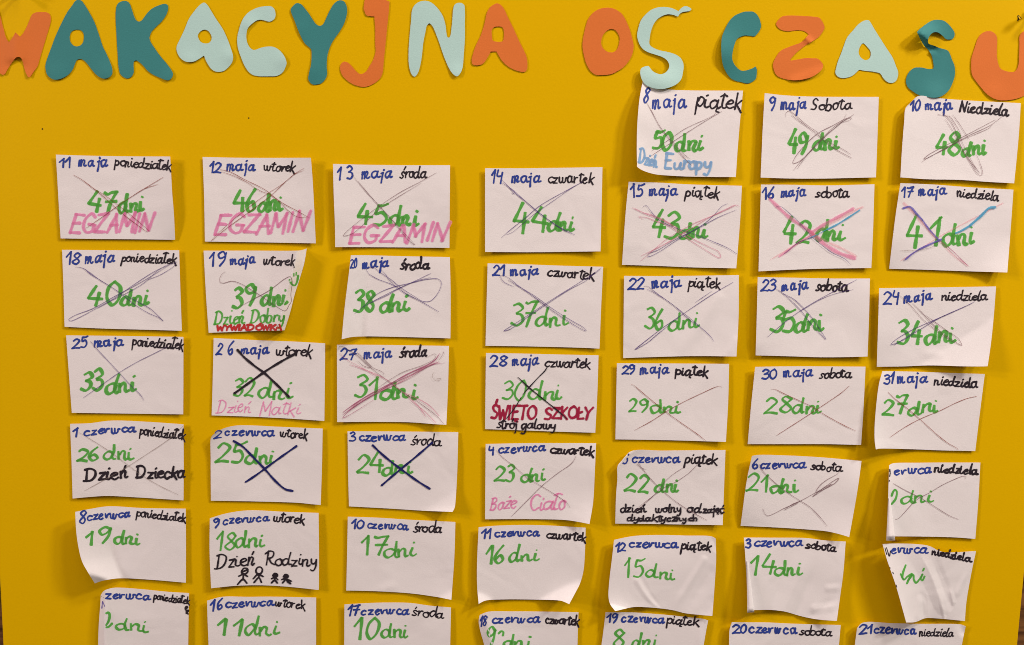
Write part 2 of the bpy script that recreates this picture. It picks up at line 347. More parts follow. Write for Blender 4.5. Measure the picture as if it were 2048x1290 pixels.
# ------------------------------------------------------------------ sheets of paper
HS = 0.64               # overall lift of the curled cards
class Sheet:
    def __init__(s, top, right, bottom, left, H, terms=(), NU=46, NV=32):
        def res(c):
            c = catmull(c, 2.0)
            d = np.concatenate([[0], np.cumsum(np.linalg.norm(np.diff(c, axis=0), axis=1))])
            return d / d[-1], c
        s.T, s.R, s.B, s.L = res(top), res(right), res(bottom), res(left)
        s.H = np.array(H, float).reshape(3, 3) * HS; s.terms = terms
        s.NU, s.NV = NU, NV
        u, v = np.meshgrid(np.linspace(0, 1, NU + 1), np.linspace(0, 1, NV + 1))
        s.hg = s.hfun(u, v)
    @staticmethod
    def ev(c, t):
        return np.stack([np.interp(t, c[0], c[1][:, 0]), np.interp(t, c[0], c[1][:, 1])], -1)
    def xy(s, u, v):
        u_, v_ = u[..., None], v[..., None]
        c00, c10, c01, c11 = s.T[1][0], s.T[1][-1], s.B[1][0], s.B[1][-1]
        return ((1 - v_) * s.ev(s.T, u) + v_ * s.ev(s.B, u) + (1 - u_) * s.ev(s.L, v) + u_ * s.ev(s.R, v)
                - ((1 - u_) * (1 - v_) * c00 + u_ * (1 - v_) * c10 + (1 - u_) * v_ * c01 + u_ * v_ * c11))
    def hfun(s, u, v):
        def q(a, c, b, t):
            return c + (a - c) * np.clip(1 - 2 * t, 0, 1) ** 2 + (b - c) * np.clip(2 * t - 1, 0, 1) ** 2
        H = s.H
        col = [q(H[0, i], H[1, i], H[2, i], v) for i in range(3)]
        h = q(col[0], col[1], col[2], u)
        for t in s.terms:
            if t[0] == 'l': h = h + HS * (t[2] + (t[3] - t[2]) * v) * np.clip(1 - u / t[1], 0, 1)
            elif t[0] == 'r': h = h + HS * (t[2] + (t[3] - t[2]) * v) * np.clip(1 - (1 - u) / t[1], 0, 1)
            elif t[0] == 'c':
                a = (1 - u) if 'r' in t[1] else u
                b = (1 - v) if 'b' in t[1] else v
                h = h + HS * t[3] * np.clip(1 - (a + b) / t[2], 0, 1) ** t[4]
            elif t[0] == 'k':
                _, u0, v0, u1, v1, amp, w = t
                ax, ay = (u1 - u0) * 1.4, v1 - v0
                ll = ax * ax + ay * ay
                k = np.clip((((u - u0) * 1.4) * ax + (v - v0) * ay) / ll, 0, 1)
                dist = np.hypot((u - u0) * 1.4 - k * ax, v - v0 - k * ay)
                h = h + HS * amp * np.clip(1 - dist / w, 0, 1) * np.clip(k * 2.5 + .1, 0, 1)
        return np.maximum(h, 0.9)
    def uv(s, xy):
        xy = np.asarray(xy, float)
        c00, c10, c01, c11 = s.T[1][0], s.T[1][-1], s.B[1][0], s.B[1][-1]
        e1, e2 = (c10 - c00 + c11 - c01) / 2, (c01 - c00 + c11 - c10) / 2
        ctr = (c00 + c10 + c01 + c11) / 4
        M = np.linalg.inv(np.stack([e1, e2], 1))
        w = (xy - ctr) @ M.T + .5
        u, v = w[:, 0].copy(), w[:, 1].copy()
        for _ in range(14):
            r = xy - s.xy(np.clip(u, 0, 1), np.clip(v, 0, 1))
            # outside the sheet continue linearly
            r = r - (np.outer(u - np.clip(u, 0, 1), e1) + np.outer(v - np.clip(v, 0, 1), e2))
            dw = r @ M.T
            u += dw[:, 0] * .9; v += dw[:, 1] * .9
        return u, v
    def height_at(s, xy):
        u, v = s.uv(xy)
        uc, vc = np.clip(u, 0, 1) * s.NU, np.clip(v, 0, 1) * s.NV
        i, j = np.minimum(uc.astype(int), s.NU - 1), np.minimum(vc.astype(int), s.NV - 1)
        a, b = uc - i, vc - j
        g = s.hg
        h = (g[j, i] * (1 - a) * (1 - b) + g[j, i + 1] * a * (1 - b) + g[j + 1, i] * (1 - a) * b + g[j + 1, i + 1] * a * b)
        out = (v > 1.012) | (v < -.012)
        return np.where(out, 0.1, h)
    def build(s, name, mat, thick=0.5, parent=None):
        NU, NV = s.NU, s.NV
        u, v = np.meshgrid(np.linspace(0, 1, NU + 1), np.linspace(0, 1, NV + 1))
        xy = s.xy(u, v).reshape(-1, 2)
        xy = xy + 0
        hf = s.hg.reshape(-1)
        Vf = P(xy, hf); Vb = Vf + np.array([0, thick * PX, 0])
        n = len(Vf); W = NU + 1
        faces = []
        for j in range(NV):
            for i in range(NU):
                a = j * W + i
                faces.append((a, a + W, a + W + 1, a + 1))
                faces.append((n + a, n + a + 1, n + a + W + 1, n + a + W))
        ring = ([i for i in range(NU)] + [NU + j * W for j in range(NV)] +
                [NV * W + NU - i for i in range(NU)] + [(NV - j) * W for j in range(NV)])
        V = np.concatenate([Vf, Vb, Vf[ring], Vb[ring]]); m = len(ring)
        for i in range(m):
            k = (i + 1) % m
            faces.append((2 * n + i, 2 * n + k, 2 * n + m + k, 2 * n + m + i))
        return mesh_obj(name, V, faces, mat, parent)

ROLE = {'d': 'date_writing', 'w': 'weekday_writing', 'c': 'countdown_writing', 'n': 'note_writing'}
GROUP = 'dated countdown cards glued on the poster'

def card(crop, top, right, bottom, left, H, items, crosses=(), label='', terms=(), draws=(), rolls=(), fine=1):
    """one dated card; coordinates are measured in an enlarged view with origin crop[0:2] and scale crop[2]"""
    ox, oy, sc = crop
    cv = lambda pts: [(ox + x / sc, oy + y / sc) for (x, y) in pts]
    sh = Sheet(cv(top), cv(right), cv(bottom), cv(left), H, terms, 46 * fine, 32 * fine)
    o = sh.build('day_card', M_PAPER)
    tag(o, label, 'day card', GROUP)
    done = {}
    for it in items:
        role, col, text, x0, y0, x1, y1, h = it[:8]
        w = (it[8] * (1.12 if col == 'g' else (1.0 if role == 'n' else .92)) if len(it) > 8 else INKW[col]) / sc * (sc / 5.864 if len(it) <= 8 else 1)
        key = (role, col)
        rb, words = done.setdefault(key, (Ribbons(), []))
        words.append(text)
        for s in text_strokes(text, x0, y0, x1, y1, h, .38 if col == 'p' else (.26 if role == 'w' else .16), blue=(col == 'b')):
            rb.add(cv(s), w, chisel=(col == 'g'), base={'d': .30, 'w': .34, 'c': .38, 'n': .42}[role] + (.12 if col in 'rk' and role == 'n' else 0))
    for (role, col), (rb, words) in done.items():
        c = rb.build(ROLE[role], INK[col], sh, o)
        c['label'] = f"{INKNAME[col]} handwriting reading {' '.join(words)}"
    dr = {}
    for (nm, col, w, pts) in draws:
        dr.setdefault((nm, col), Ribbons()).add(cv(pts), w / sc, base=.5)
    for (nm, col), rb in dr.items():
        rb.build(nm, INK[col], sh, o)
    xs = {}
    for cr in crosses:
        col, w, pts = cr
        xs.setdefault(col, Ribbons()).add(cv(pts), max(w / sc * .9, 0.72), base=.95 + .25 * len([k for k in xs if k != col]))
    for col, rb in xs.items():
        rb.build('crossing_out', INK[col], sh, o)
    for (a, b, ra, rb_) in rolls:
        (ax_, ay_), (bx_, by_) = cv([a, b])
        A, B = np.array([ax_, ay_]), np.array([bx_, by_])
        d = (B - A) / np.linalg.norm(B - A); nn = np.array([-d[1], d[0]])
        V = []; NS, NR = 24, 22
        for i in range(NS + 1):
            t = i / NS; c = A + (B - A) * t; r = (ra + (rb_ - ra) * t ** .8) / sc
            h0 = sh.height_at(c[None])[0]
            for k in range(NR + 1):
                f = 2 * math.pi * 1.08 * k / NR
                rr = r * (1 - .10 * k / NR)
                V.append(P((c + nn * rr * math.cos(f))[None], h0 + .8 + r + rr * math.sin(f))[0])
        fs = [(i * (NR + 1) + k, i * (NR + 1) + k + 1, (i + 1) * (NR + 1) + k + 1, (i + 1) * (NR + 1) + k)
              for i in range(NS) for k in range(NR)]
        c0 = len(V); V.append(P(B[None], sh.height_at(B[None])[0] + .8 + rb_ / sc)[0] + np.array([0, 0, .6 * PX]))
        fs += [(NS * (NR + 1) + k, NS * (NR + 1) + k + 1, c0) for k in range(NR)]
        mesh_obj('curled_edge', V, fs, M_PAPER, o)
    return o

# ------------------------------------------------------------------ wall and poster
def wood():
    m, nt, b = new_mat('brown_wood')
    N, L = nt.nodes, nt.links
    g = N.new('ShaderNodeNewGeometry')
    mp = N.new('ShaderNodeMapping'); mp.inputs['Scale'].default_value = (3.0, 3.0, 60.0)
    L.new(g.outputs['Position'], mp.inputs['Vector'])
    n = N.new('ShaderNodeTexNoise'); n.inputs['Scale'].default_value = 2.2; n.inputs['Detail'].default_value = 6
    n.inputs['Distortion'].default_value = .6
    L.new(mp.outputs[0], n.inputs['Vector'])
    r = N.new('ShaderNodeValToRGB')
    r.color_ramp.elements[0].position = .36; r.color_ramp.elements[0].color = (.045, .014, .003, 1)
    r.color_ramp.elements[1].position = .62; r.color_ramp.elements[1].color = (.24, .11, .035, 1)
    L.new(n.outputs['Fac'], r.inputs[0]); L.new(r.outputs[0], b.inputs['Base Color'])
    b.inputs['Roughness'].default_value = .45
    return m
M_WOOD = wood()
def slab(name, x0, x1, z0, z1, y0, y1, mat, parent=None):
    V = [(x, y, z) for y in (y0, y1) for (x, z) in ((x0, z0), (x1, z0), (x1, z1), (x0, z1))]
    Fc = [(0, 1, 2, 3), (7, 6, 5, 4), (0, 4, 5, 1), (1, 5, 6, 2), (2, 6, 7, 3), (3, 7, 4, 0)]
    return mesh_obj(name, V, Fc, mat, parent, smooth=False)
wall = slab('wooden_wall', -1.1, 1.1, ZC - .9, ZC + .8, .018, .05, M_WOOD)
tag(wall, 'dark brown wooden wall with horizontal grain showing past the poster edges', 'wall')

poster = Sheet([(-40, -70), (1024, -70), (2090, -70)],
               [(2090, -70), (2080, 500), (2066, 920), (2048, 1140), (2034, 1290), (2016, 1490)],
               [(16, 1490), (1000, 1490), (2016, 1490)],
               [(-40, -70), (-24, 600), (-11, 950), (0, 1150), (7, 1290), (16, 1490)], [0] * 9, NU=90, NV=60)
uu, vv = np.meshgrid(np.linspace(0, 1, 91), np.linspace(0, 1, 61))
poster.hg = -.75 + .4 * np.sin(uu * 9 + 1) * np.cos(vv * 5 + .4) + .12 * np.sin(uu * 17 + vv * 8) + .1 * np.sin(vv * 19 - uu * 6)
board = poster.build('poster_board', M_BOARD, thick=6.0)
tag(board, 'large bright yellow poster board carrying the title letters and all dated cards', 'poster')
M_DARK = paper_mat('dark_hole', (.05, .03, .004), .1)
for (x, y, r) in ((497.5, 236, 1.5), (84.7, 258, 1.7)):
    a = np.linspace(0, 2 * math.pi, 13)[:-1]
    xy = np.stack([x + r * np.cos(a) * .85, y + r * np.sin(a)], 1)
    mesh_obj('pinhole', P(xy, poster.height_at(xy) + .25), [tuple(range(12))[::-1]], M_DARK, board, smooth=False)
# torn hole with a small lifted flap near the top right corner
xy = np.array([(2034.5, 31.5), (2037.5, 30.2), (2039.5, 32), (2043.5, 37.2), (2041, 38.6), (2038, 39.5), (2034, 42.5), (2035.5, 37)])
mesh_obj('tear', P(xy, poster.height_at(xy) + .25), [tuple(range(8))[::-1]], M_DARK, board, smooth=False)
xy = np.array([(2036.6, 33), (2038.4, 32.6), (2042, 37.3), (2039.3, 38.6)])
mesh_obj('torn_flap', P(xy, poster.height_at(xy) + np.array([.6, .6, 3, 3])), [(3, 2, 1, 0)], M_BOARD, board, smooth=False)

# ------------------------------------------------------------------ pins whose shadows cross the top corners, and a screw
def lathe(name, prof, base, mat, parent=None, n=20):
    """prof: (height px, radius px) along the board normal at photo spot base"""
    V = []; fs = []
    o0 = P([base], 0)[0]
    for (h, r) in prof:
        for k in range(n):
            a = 2 * math.pi * k / n
            V.append((o0[0] + r * PX * math.cos(a), -h * PX, o0[2] + r * PX * math.sin(a)))
    for i in range(len(prof) - 1):
        for k in range(n):
            fs.append((i * n + k, (i + 1) * n + k, (i + 1) * n + (k + 1) % n, i * n + (k + 1) % n))
    fs.append(tuple(range((len(prof) - 1) * n, len(prof) * n)))
    fs.append(tuple(range(n))[::-1])
    return mesh_obj(name, V, fs, mat, parent)
M_PIN, _nt, _b = new_mat('pin_plastic'); _b.inputs['Base Color'].default_value = (.75, .62, .2, 1); _b.inputs['Roughness'].default_value = .3
M_MET, _nt, _b = new_mat('bright_metal'); _b.inputs['Base Color'].default_value = (.85, .84, .82, 1); _b.inputs['Metallic'].default_value = 1; _b.inputs['Roughness'].default_value = .25
for (b, lab) in (((2062, 22), 'push pin in the top right corner of the yellow poster'), ((40, -16), 'push pin in the top left corner of the yellow poster')):
    p = lathe('push_pin', [(4, 5.5), (5, 6.5), (6.5, 6.5), (8, 3.6), (20, 3.2), (24, 6.0), (28, 6.6), (30, 5.5)], b, M_PIN)
    tag(p, lab, 'push pin', 'push pins in the poster corners')
    lathe('needle', [(-6, .3), (4.2, .9)], b, M_MET, p, 8)
sc_ = lathe('screw_head', [(-37, 3.4), (-31, 3.3), (-29.2, 2.6), (-28.6, 1.2)], (2046.3, 1191), M_MET)
tag(sc_, 'small shiny screw head in the wood beside the right edge of the poster', 'screw')

# ------------------------------------------------------------------ title letters
def inside(pt, poly):
    x, y = pt; c = False; n = len(poly)
    for i in range(n):
        x1, y1 = poly[i]; x2, y2 = poly[i - 1]
        if (y1 > y) != (y2 > y) and x < (x2 - x1) * (y - y1) / (y2 - y1) + x1: c = not c
    return c
def outline(pts):
    """closed curve through pts; a third value marks a sharp corner"""
    corners = [i for i, p in enumerate(pts) if len(p) > 2]
    q = [p[:2] for p in pts]
    if not corners: return catmull(q, 2.2, True)
    segs = []
    for a, b in zip(corners, corners[1:] + [corners[0] + len(q)]):
        seg = [q[i % len(q)] for i in range(a, b + 1)]
        segs.append(catmull(seg, 2.2)[:-1])
    return np.concatenate(segs)
def letter(origin, sc, outer, hole, mat, label, lifts=(), base=1.3, hfn=None):
    base = .42 + base * .25
    cv = lambda pts: [((origin[0] + p[0] / sc, origin[1] + p[1] / sc) + tuple(p[2:])) for p in pts]
    loops = [outline(cv(outer))] + ([outline(cv(hole))] if hole else [])
    loops = [l + rng.normal(0, .05, l.shape) for l in loops]
    lo, hi = loops[0].min(0), loops[0].max(0)
    grid = [(x + rng.uniform(-1, 1), y + rng.uniform(-1, 1)) for x in np.arange(lo[0] + 3, hi[0], 6) for y in np.arange(lo[1] + 3, hi[1], 6)]
    polys = [l.tolist() for l in loops]
    allb = np.concatenate(loops)
    grid = [g for g in grid if inside(g, polys[0]) and not (hole and inside(g, polys[1])) and np.min(np.hypot(*(allb - g).T)) > 2.2]
    verts = [Vector(p) for l in polys for p in l] + [Vector(g) for g in grid]
    edges = []; k = 0
    for l in polys:
        edges += [(k + i, k + (i + 1) % len(l)) for i in range(len(l))]; k += len(l)
    v2, e2, f2, *_r = geometry.delaunay_2d_cdt(verts, edges, [], 0, 1e-5)
    xy = np.array([tuple(v) for v in v2])
    tri = []
    for f in f2:
        c = xy[list(f)].mean(0)
        if inside(c, polys[0]) and not (hole and inside(c, polys[1])): tri.append(tuple(f))
    def hh(q):
        h = np.full(len(q), float(base))
        h += .2 * np.sin(q[:, 0] * .05 + origin[0]) + .15 * np.sin(q[:, 1] * .06)
        for (x, y, a, r) in lifts: h += .4 * a * np.exp(-((q[:, 0] - x) ** 2 + (q[:, 1] - y) ** 2) / (r * r))
        if hfn is not None: h += hfn(q)
        return np.maximum(h, .5)
    Vf = P(xy, hh(xy)); n = len(Vf)
    Vb = Vf + np.array([0, .3 * PX, 0])
    faces = []
    for f in tri:
        a, b, c = xy[f[0]], xy[f[1]], xy[f[2]]
        cr = (b[0] - a[0]) * (c[1] - a[1]) - (b[1] - a[1]) * (c[0] - a[0])
        f = f if cr < 0 else f[::-1]      # photo y runs down
        faces.append(f); faces.append(tuple(n + i for i in f[::-1]))
    V = [Vf, Vb]; off = 2 * n
    for l in loops:
        m = len(l); L = P(l, hh(l)); V += [L, L + np.array([0, .3 * PX, 0])]
        for i in range(m):
            j = (i + 1) % m
            faces.append((off + i, off + j, off + m + j, off + m + i))
        off += 2 * m
    o = mesh_obj('paper_letter', np.concatenate(V), faces, mat)
    return tag(o, label, 'paper letter', 'cut-out paper letters of the title')

s1 = 3.933
def crease(x0, y0, x1, y1, amp, w):
    d = np.array([x1 - x0, y1 - y0], float); L = np.linalg.norm(d); d /= L; nn = np.array([-d[1], d[0]])
    def f(q):
        r = q - np.array([x0, y0]); s = r @ nn; t = r @ d
        k = np.clip(1 - np.maximum(np.maximum(-t, t - L), 0) / 12, 0, 1)
        return amp * np.clip(1 - np.abs(s) / w, 0, 1) * k
    return f
letter((0, 0), s1, [(-95, 60), (-50, 50), (-10, 90), (0, 120), (25, 220), (50, 305), (70, 333, 1), (95, 300), (122, 255, 1), (140, 272), (158, 290, 1),
    (180, 265), (215, 200), (240, 140), (255, 112), (285, 97), (330, 95), (370, 98), (392, 115), (400, 150), (395, 185), (370, 270), (340, 370), (310, 470),
    (295, 520), (260, 570), (235, 605), (225, 608), (212, 590), (195, 550), (180, 490), (165, 455), (148, 448), (130, 450), (110, 470), (75, 520), (50, 560),
    (35, 585), (20, 588), (0, 575), (-25, 530), (-60, 420), (-100, 280), (-125, 160), (-120, 90)], None, M_ORANGE,
    'orange letter W with a crease, cut off by the left edge of the photo', [(56, 155, 5, 14), (6, 150, 4, 15)], hfn=crease(32, 60, 31, 118, 4.5, 26))
letter((0, 0), s1, [(612, -2), (640, 5), (660, 30), (700, 95), (740, 170), (780, 280), (808, 365), (840, 430), (870, 500), (884, 550), (878, 590), (850, 612),
    (815, 618), (785, 608), (755, 585), (720, 545), (690, 505), (660, 475), (632, 463), (605, 472), (590, 500), (575, 540), (545, 580), (510, 605), (470, 622),
    (425, 626), (395, 612), (370, 585), (358, 540), (360, 500), (375, 450), (405, 370), (435, 290), (480, 190), (530, 95), (570, 40), (592, 8)],
    [(600, 233), (632, 236), (655, 258), (660, 295), (652, 335), (630, 358), (598, 365), (570, 352), (552, 325), (548, 290), (558, 255), (578, 238)],
    M_TEAL, 'dark teal letter A standing between the orange W and the teal K', [(215, 150, 6, 22), (112, 155, 5, 24)])
letter((0, 0), s1, [(940, 18), (970, 7), (1000, 10), (1020, 30), (1035, 70), (1055, 130), (1072, 160), (1092, 170), (1112, 162), (1135, 135), (1165, 95),
    (1200, 65), (1250, 42), (1300, 30), (1320, 42), (1320, 80), (1305, 120), (1270, 170), (1230, 208), (1195, 245), (1180, 275), (1175, 300), (1185, 330),
    (1210, 370), (1260, 440), (1310, 500), (1340, 540), (1360, 580), (1352, 610), (1330, 630), (1300, 628), (1260, 612), (1210, 590), (1165, 560),
    (1125, 515), (1090, 485), (1070, 474), (1055, 480), (1050, 500), (1050, 575), (1030, 605), (1000, 617), (970, 605), (945, 580), (933, 530), (925, 420),
    (915, 250), (910, 100), (920, 40)], None, M_TEAL, 'dark teal letter K between the two first letters A', [(340, 158, 6, 18)])
letter((0, 0), s1, [(1605, 20), (1630, 38), (1660, 85), (1700, 150), (1750, 225), (1790, 310), (1815, 380), (1833, 445), (1825, 490), (1790, 535), (1755, 560),
    (1700, 563), (1665, 545), (1635, 505), (1615, 465), (1605, 437, 1), (1570, 460), (1530, 482), (1490, 488), (1450, 480), (1410, 445), (1390, 400),
    (1390, 365), (1415, 310), (1450, 235), (1485, 150), (1530, 85), (1570, 40)],
    [(1610, 233), (1640, 245), (1662, 280), (1665, 305), (1648, 335), (1615, 342), (1580, 330), (1562, 305), (1555, 280), (1575, 248)],
    M_MINT, 'pale mint letter A left of the mint letter C', [(380, 122, 4, 16), (462, 112, 5, 16)])
letter((500, 0), s1, [(165, 50), (190, 70), (201, 115), (190, 150), (155, 170), (125, 165), (100, 157), (60, 158), (24, 180), (-16, 220), (-29, 270),
    (-26, 320), (-11, 360), (15, 388), (35, 393), (80, 378), (120, 368), (180, 368), (225, 390), (265, 435), (287, 490), (280, 525), (255, 570), (210, 597),
    (150, 600), (80, 600), (30, 592), (-6, 570), (-41, 520), (-71, 450), (-94, 380), (-101, 310), (-86, 230), (-56, 150), (-16, 100), (24, 75), (60, 60), (110, 50)],
    None, M_MINT, 'pale mint letter C left of the teal Y', [(568, 120, 5, 18), (500, 50, 5, 16)])
letter((500, 0), s1, [(365, 25), (400, 32), (430, 65), (465, 110), (500, 165), (520, 190), (545, 203), (570, 195), (585, 175), (605, 130), (635, 70), (665, 25),
    (700, 3), (735, 8), (755, 35), (764, 80), (755, 140), (735, 195), (700, 255), (660, 310), (635, 355), (615, 410), (607, 450), (603, 520), (605, 590),
    (590, 625), (560, 655), (525, 664), (490, 663), (470, 645), (458, 620), (465, 575), (480, 510), (485, 440), (482, 390), (470, 375), (435, 345), (410, 305),
    (380, 240), (350, 160), (325, 100), (320, 75), (340, 45)], None, M_TEAL, 'dark teal letter Y between the mint C and the orange J', [(600, 60, 3, 20), (622, 140, 3, 20)])
letter((500, 0), s1, [(905, -12, 1), (1000, -8), (1065, 0), (1097, 12, 1), (1092, 80), (1080, 200), (1070, 300), (1060, 400), (1050, 500), (1045, 560), (1030, 605),
    (1005, 635), (965, 662), (930, 678), (890, 684), (845, 675), (800, 657), (755, 625), (725, 590), (710, 550), (710, 515), (725, 492), (740, 484), (770, 493),
    (795, 515), (820, 545), (845, 570), (865, 582), (890, 578), (915, 560), (940, 520), (965, 480), (980, 440), (988, 405), (985, 330), (985, 230), (978, 130, 1),
    (945, 127), (915, 120), (905, 100), (895, 70), (897, 35)], None, M_ORANGE, 'orange hook-shaped letter J without a dot', base=.9)
letter((500, 0), s1, [(1370, 6), (1410, 12), (1450, 38), (1495, 90), (1520, 135), (1538, 200), (1545, 260), (1553, 292), (1565, 297), (1575, 285), (1585, 220),
    (1592, 150), (1597, 80), (1608, 40), (1630, 24), (1665, 24), (1685, 40), (1690, 80), (1690, 200), (1690, 300), (1682, 420), (1672, 530), (1655, 575),
    (1630, 600), (1605, 590), (1570, 545), (1540, 480), (1515, 415), (1490, 340), (1460, 260), (1435, 205), (1410, 183), (1390, 205), (1378, 260), (1362, 340),
    (1353, 430), (1340, 510), (1320, 575), (1295, 603), (1275, 590), (1258, 550), (1248, 490), (1248, 390), (1255, 290), (1268, 150), (1275, 80), (1295, 40), (1330, 15)],
    None, M_MINT, 'pale mint letter N', [(914, 150, 7, 18)])
letter((940, 0), s1, [(213, 26), (245, 42), (270, 75), (300, 140), (345, 230), (385, 320), (425, 400), (445, 450), (452, 510), (448, 545), (430, 566), (395, 563),
    (340, 545), (290, 515), (250, 475), (225, 435), (208, 405, 1), (163, 405, 1), (145, 440), (120, 480), (95, 505), (45, 514), (20, 505), (13, 475), (25, 420),
    (50, 350), (80, 290), (105, 220), (120, 160), (135, 95), (160, 55), (190, 35)],
    [(195, 212), (250, 212), (263, 228), (266, 290), (258, 322), (215, 329), (180, 318), (173, 290), (173, 232)],
    M_ORANGE, 'orange letter A with a squarish hole', base=.9)
letter((940, 0), s1, [(1080, 60), (1130, 68), (1190, 105), (1220, 150), (1255, 230), (1275, 300), (1287, 360), (1275, 430), (1245, 485), (1205, 530), (1150, 565),
    (1110, 583), (1050, 590), (990, 588), (950, 560), (915, 500), (895, 430), (885, 360), (892, 290), (910, 210), (930, 150), (975, 95), (1020, 70)],
    [(1100, 230), (1140, 235), (1162, 260), (1177, 295), (1172, 345), (1155, 390), (1125, 411), (1085, 408), (1050, 385), (1032, 345), (1040, 290), (1062, 255)],
    M_ORANGE, 'orange letter O shaped like an egg', base=.9)
letter((940, 0), s1, [(1530, 55), (1580, 62), (1615, 75), (1640, 88, 1), (1655, 70), (1690, 48), (1720, 55), (1742, 72), (1730, 85), (1700, 90), (1665, 98),
    (1645, 115), (1637, 130), (1610, 120), (1560, 112), (1520, 122), (1475, 150), (1445, 190), (1425, 240), (1415, 290), (1413, 350), (1440, 375), (1490, 395),
    (1560, 410), (1620, 430), (1660, 460), (1680, 510), (1675, 570), (1660, 625), (1620, 665), (1550, 693), (1500, 700), (1430, 690), (1375, 660), (1350, 620),
    (1340, 580), (1345, 540), (1370, 525), (1405, 520), (1420, 540), (1445, 565), (1500, 584), (1535, 572), (1560, 545), (1567, 510), (1550, 475), (1515, 450),
    (1460, 430), (1400, 410), (1360, 385), (1330, 340), (1315, 280), (1325, 220), (1345, 160), (1390, 105), (1430, 75), (1480, 58)],
    None, M_MINT, 'thin pale mint letter S with an accent, overlapping the card of 8 maja', [(1295, 165, 22, 40), (1340, 172, 15, 34)], base=3.4)
letter((1420, 0), 6.4, [(490, 147), (545, 148), (590, 175), (625, 225), (645, 280), (653, 330), (645, 370), (600, 440), (570, 465), (520, 460), (450, 453),
    (390, 470), (345, 500), (320, 550), (300, 620), (285, 700), (285, 760), (310, 820), (360, 880), (405, 905), (470, 900), (530, 880), (585, 850, 1), (600, 900),
    (597, 960), (585, 1010), (550, 1040), (510, 1062), (465, 1067), (400, 1050), (330, 1035), (265, 1000), (220, 945), (180, 870), (155, 780), (147, 680),
    (145, 560), (155, 470), (190, 380), (245, 275), (310, 205), (380, 170), (440, 150)],
    None, M_TEAL, 'dark teal letter C lifting off at its left side', [(1440, 103, 20, 36)])
zf = [crease(1613, 78, 1622, 84.5, 3.5, 8), crease(1585, 165, 1645, 145, 3.0, 16)]
letter((1420, 0), 6.4, [(980, 200), (1100, 200), (1200, 205), (1320, 213), (1400, 228), (1430, 265), (1455, 310), (1465, 360), (1440, 410), (1390, 475), (1290, 540),
    (1210, 590), (1140, 645), (1080, 700), (1025, 765, 1), (1035, 775, 1), (1100, 765), (1180, 750), (1240, 743), (1310, 747), (1370, 748), (1410, 775), (1448, 835),
    (1430, 890), (1370, 945), (1290, 990), (1200, 1015), (1100, 1027), (1000, 1020), (920, 1000), (855, 965), (820, 900), (808, 820), (840, 740), (905, 650),
    (1000, 605), (1080, 575), (1160, 545), (1215, 500), (1262, 440, 1), (1220, 405), (1160, 388), (1080, 390), (1000, 400), (900, 375), (850, 320), (850, 290),
    (880, 250), (920, 212)], None, M_ORANGE, 'orange letter Z with folds', base=1.2, hfn=lambda q: zf[0](q) + zf[1](q))
letter((1728, 0), 6.4, [(40, 256), (65, 262), (85, 290), (150, 400), (220, 510), (290, 620), (350, 710), (385, 780), (410, 850), (437, 920), (430, 990), (410, 1035),
    (370, 1060), (310, 1055), (265, 1020), (235, 980), (215, 945), (180, 930), (100, 915), (0, 905), (-60, 895), (-101, 930), (-141, 965), (-201, 990), (-291, 998),
    (-346, 970), (-366, 930), (-356, 870), (-331, 780), (-291, 680), (-256, 580), (-216, 480), (-141, 390), (-71, 310), (-11, 270)],
    [(-11, 553), (50, 610), (80, 650), (88, 690), (75, 740), (40, 768), (14, 770), (-41, 735), (-68, 680), (-66, 640), (-41, 580)],
    M_MINT, 'pale mint letter A between the orange Z and the curled teal S', base=1.0)
def s_lift(q):
    # left belly of the S peels off and folds back on itself along a crease
    a, b = np.array([1834.0, 65.5]), np.array([1857.0, 84.0])
    d = (b - a) / np.linalg.norm(b - a); nn = np.array([-d[1], d[0]])
    s = (q - a) @ nn; t = (q - a) @ d
    h = 19 * np.exp(-((q[:, 0] - 1841) ** 2 / 30 ** 2 + (q[:, 1] - 74) ** 2 / 24 ** 2))
    back = np.where(s > 0, s, 0) * np.clip((t + 8) / 8, 0, 1) * np.clip((104 - q[:, 1]) / 6, 0, 1)
    return h - 2.0 * back
letter((1728, 0), 6.4, [(940, 253), (1020, 265), (1080, 310), (1130, 370), (1158, 420), (1155, 470), (1130, 500), (1100, 505), (1050, 500), (1010, 460), (940, 413),
    (890, 415), (850, 445), (822, 500), (825, 555), (900, 585), (970, 615), (1030, 630), (1075, 650), (1100, 690), (1125, 760), (1155, 830), (1165, 900),
    (1160, 980), (1130, 1070), (1090, 1150), (1040, 1200), (970, 1240), (900, 1250), (830, 1245), (740, 1230), (680, 1205), (620, 1165), (565, 1120), (540, 1060),
    (545, 990), (580, 920), (640, 870), (700, 863), (760, 868), (820, 883), (885, 882, 1), (893, 850), (885, 790), (870, 720), (845, 670), (820, 632), (780, 595),
    (740, 535), (700, 455), (680, 410, 1), (700, 385), (760, 335), (830, 285), (890, 258)],
    None, M_TEAL, 'dark teal letter S with its left bend curled off the board', [(1868, 198, 15, 30)], hfn=s_lift)
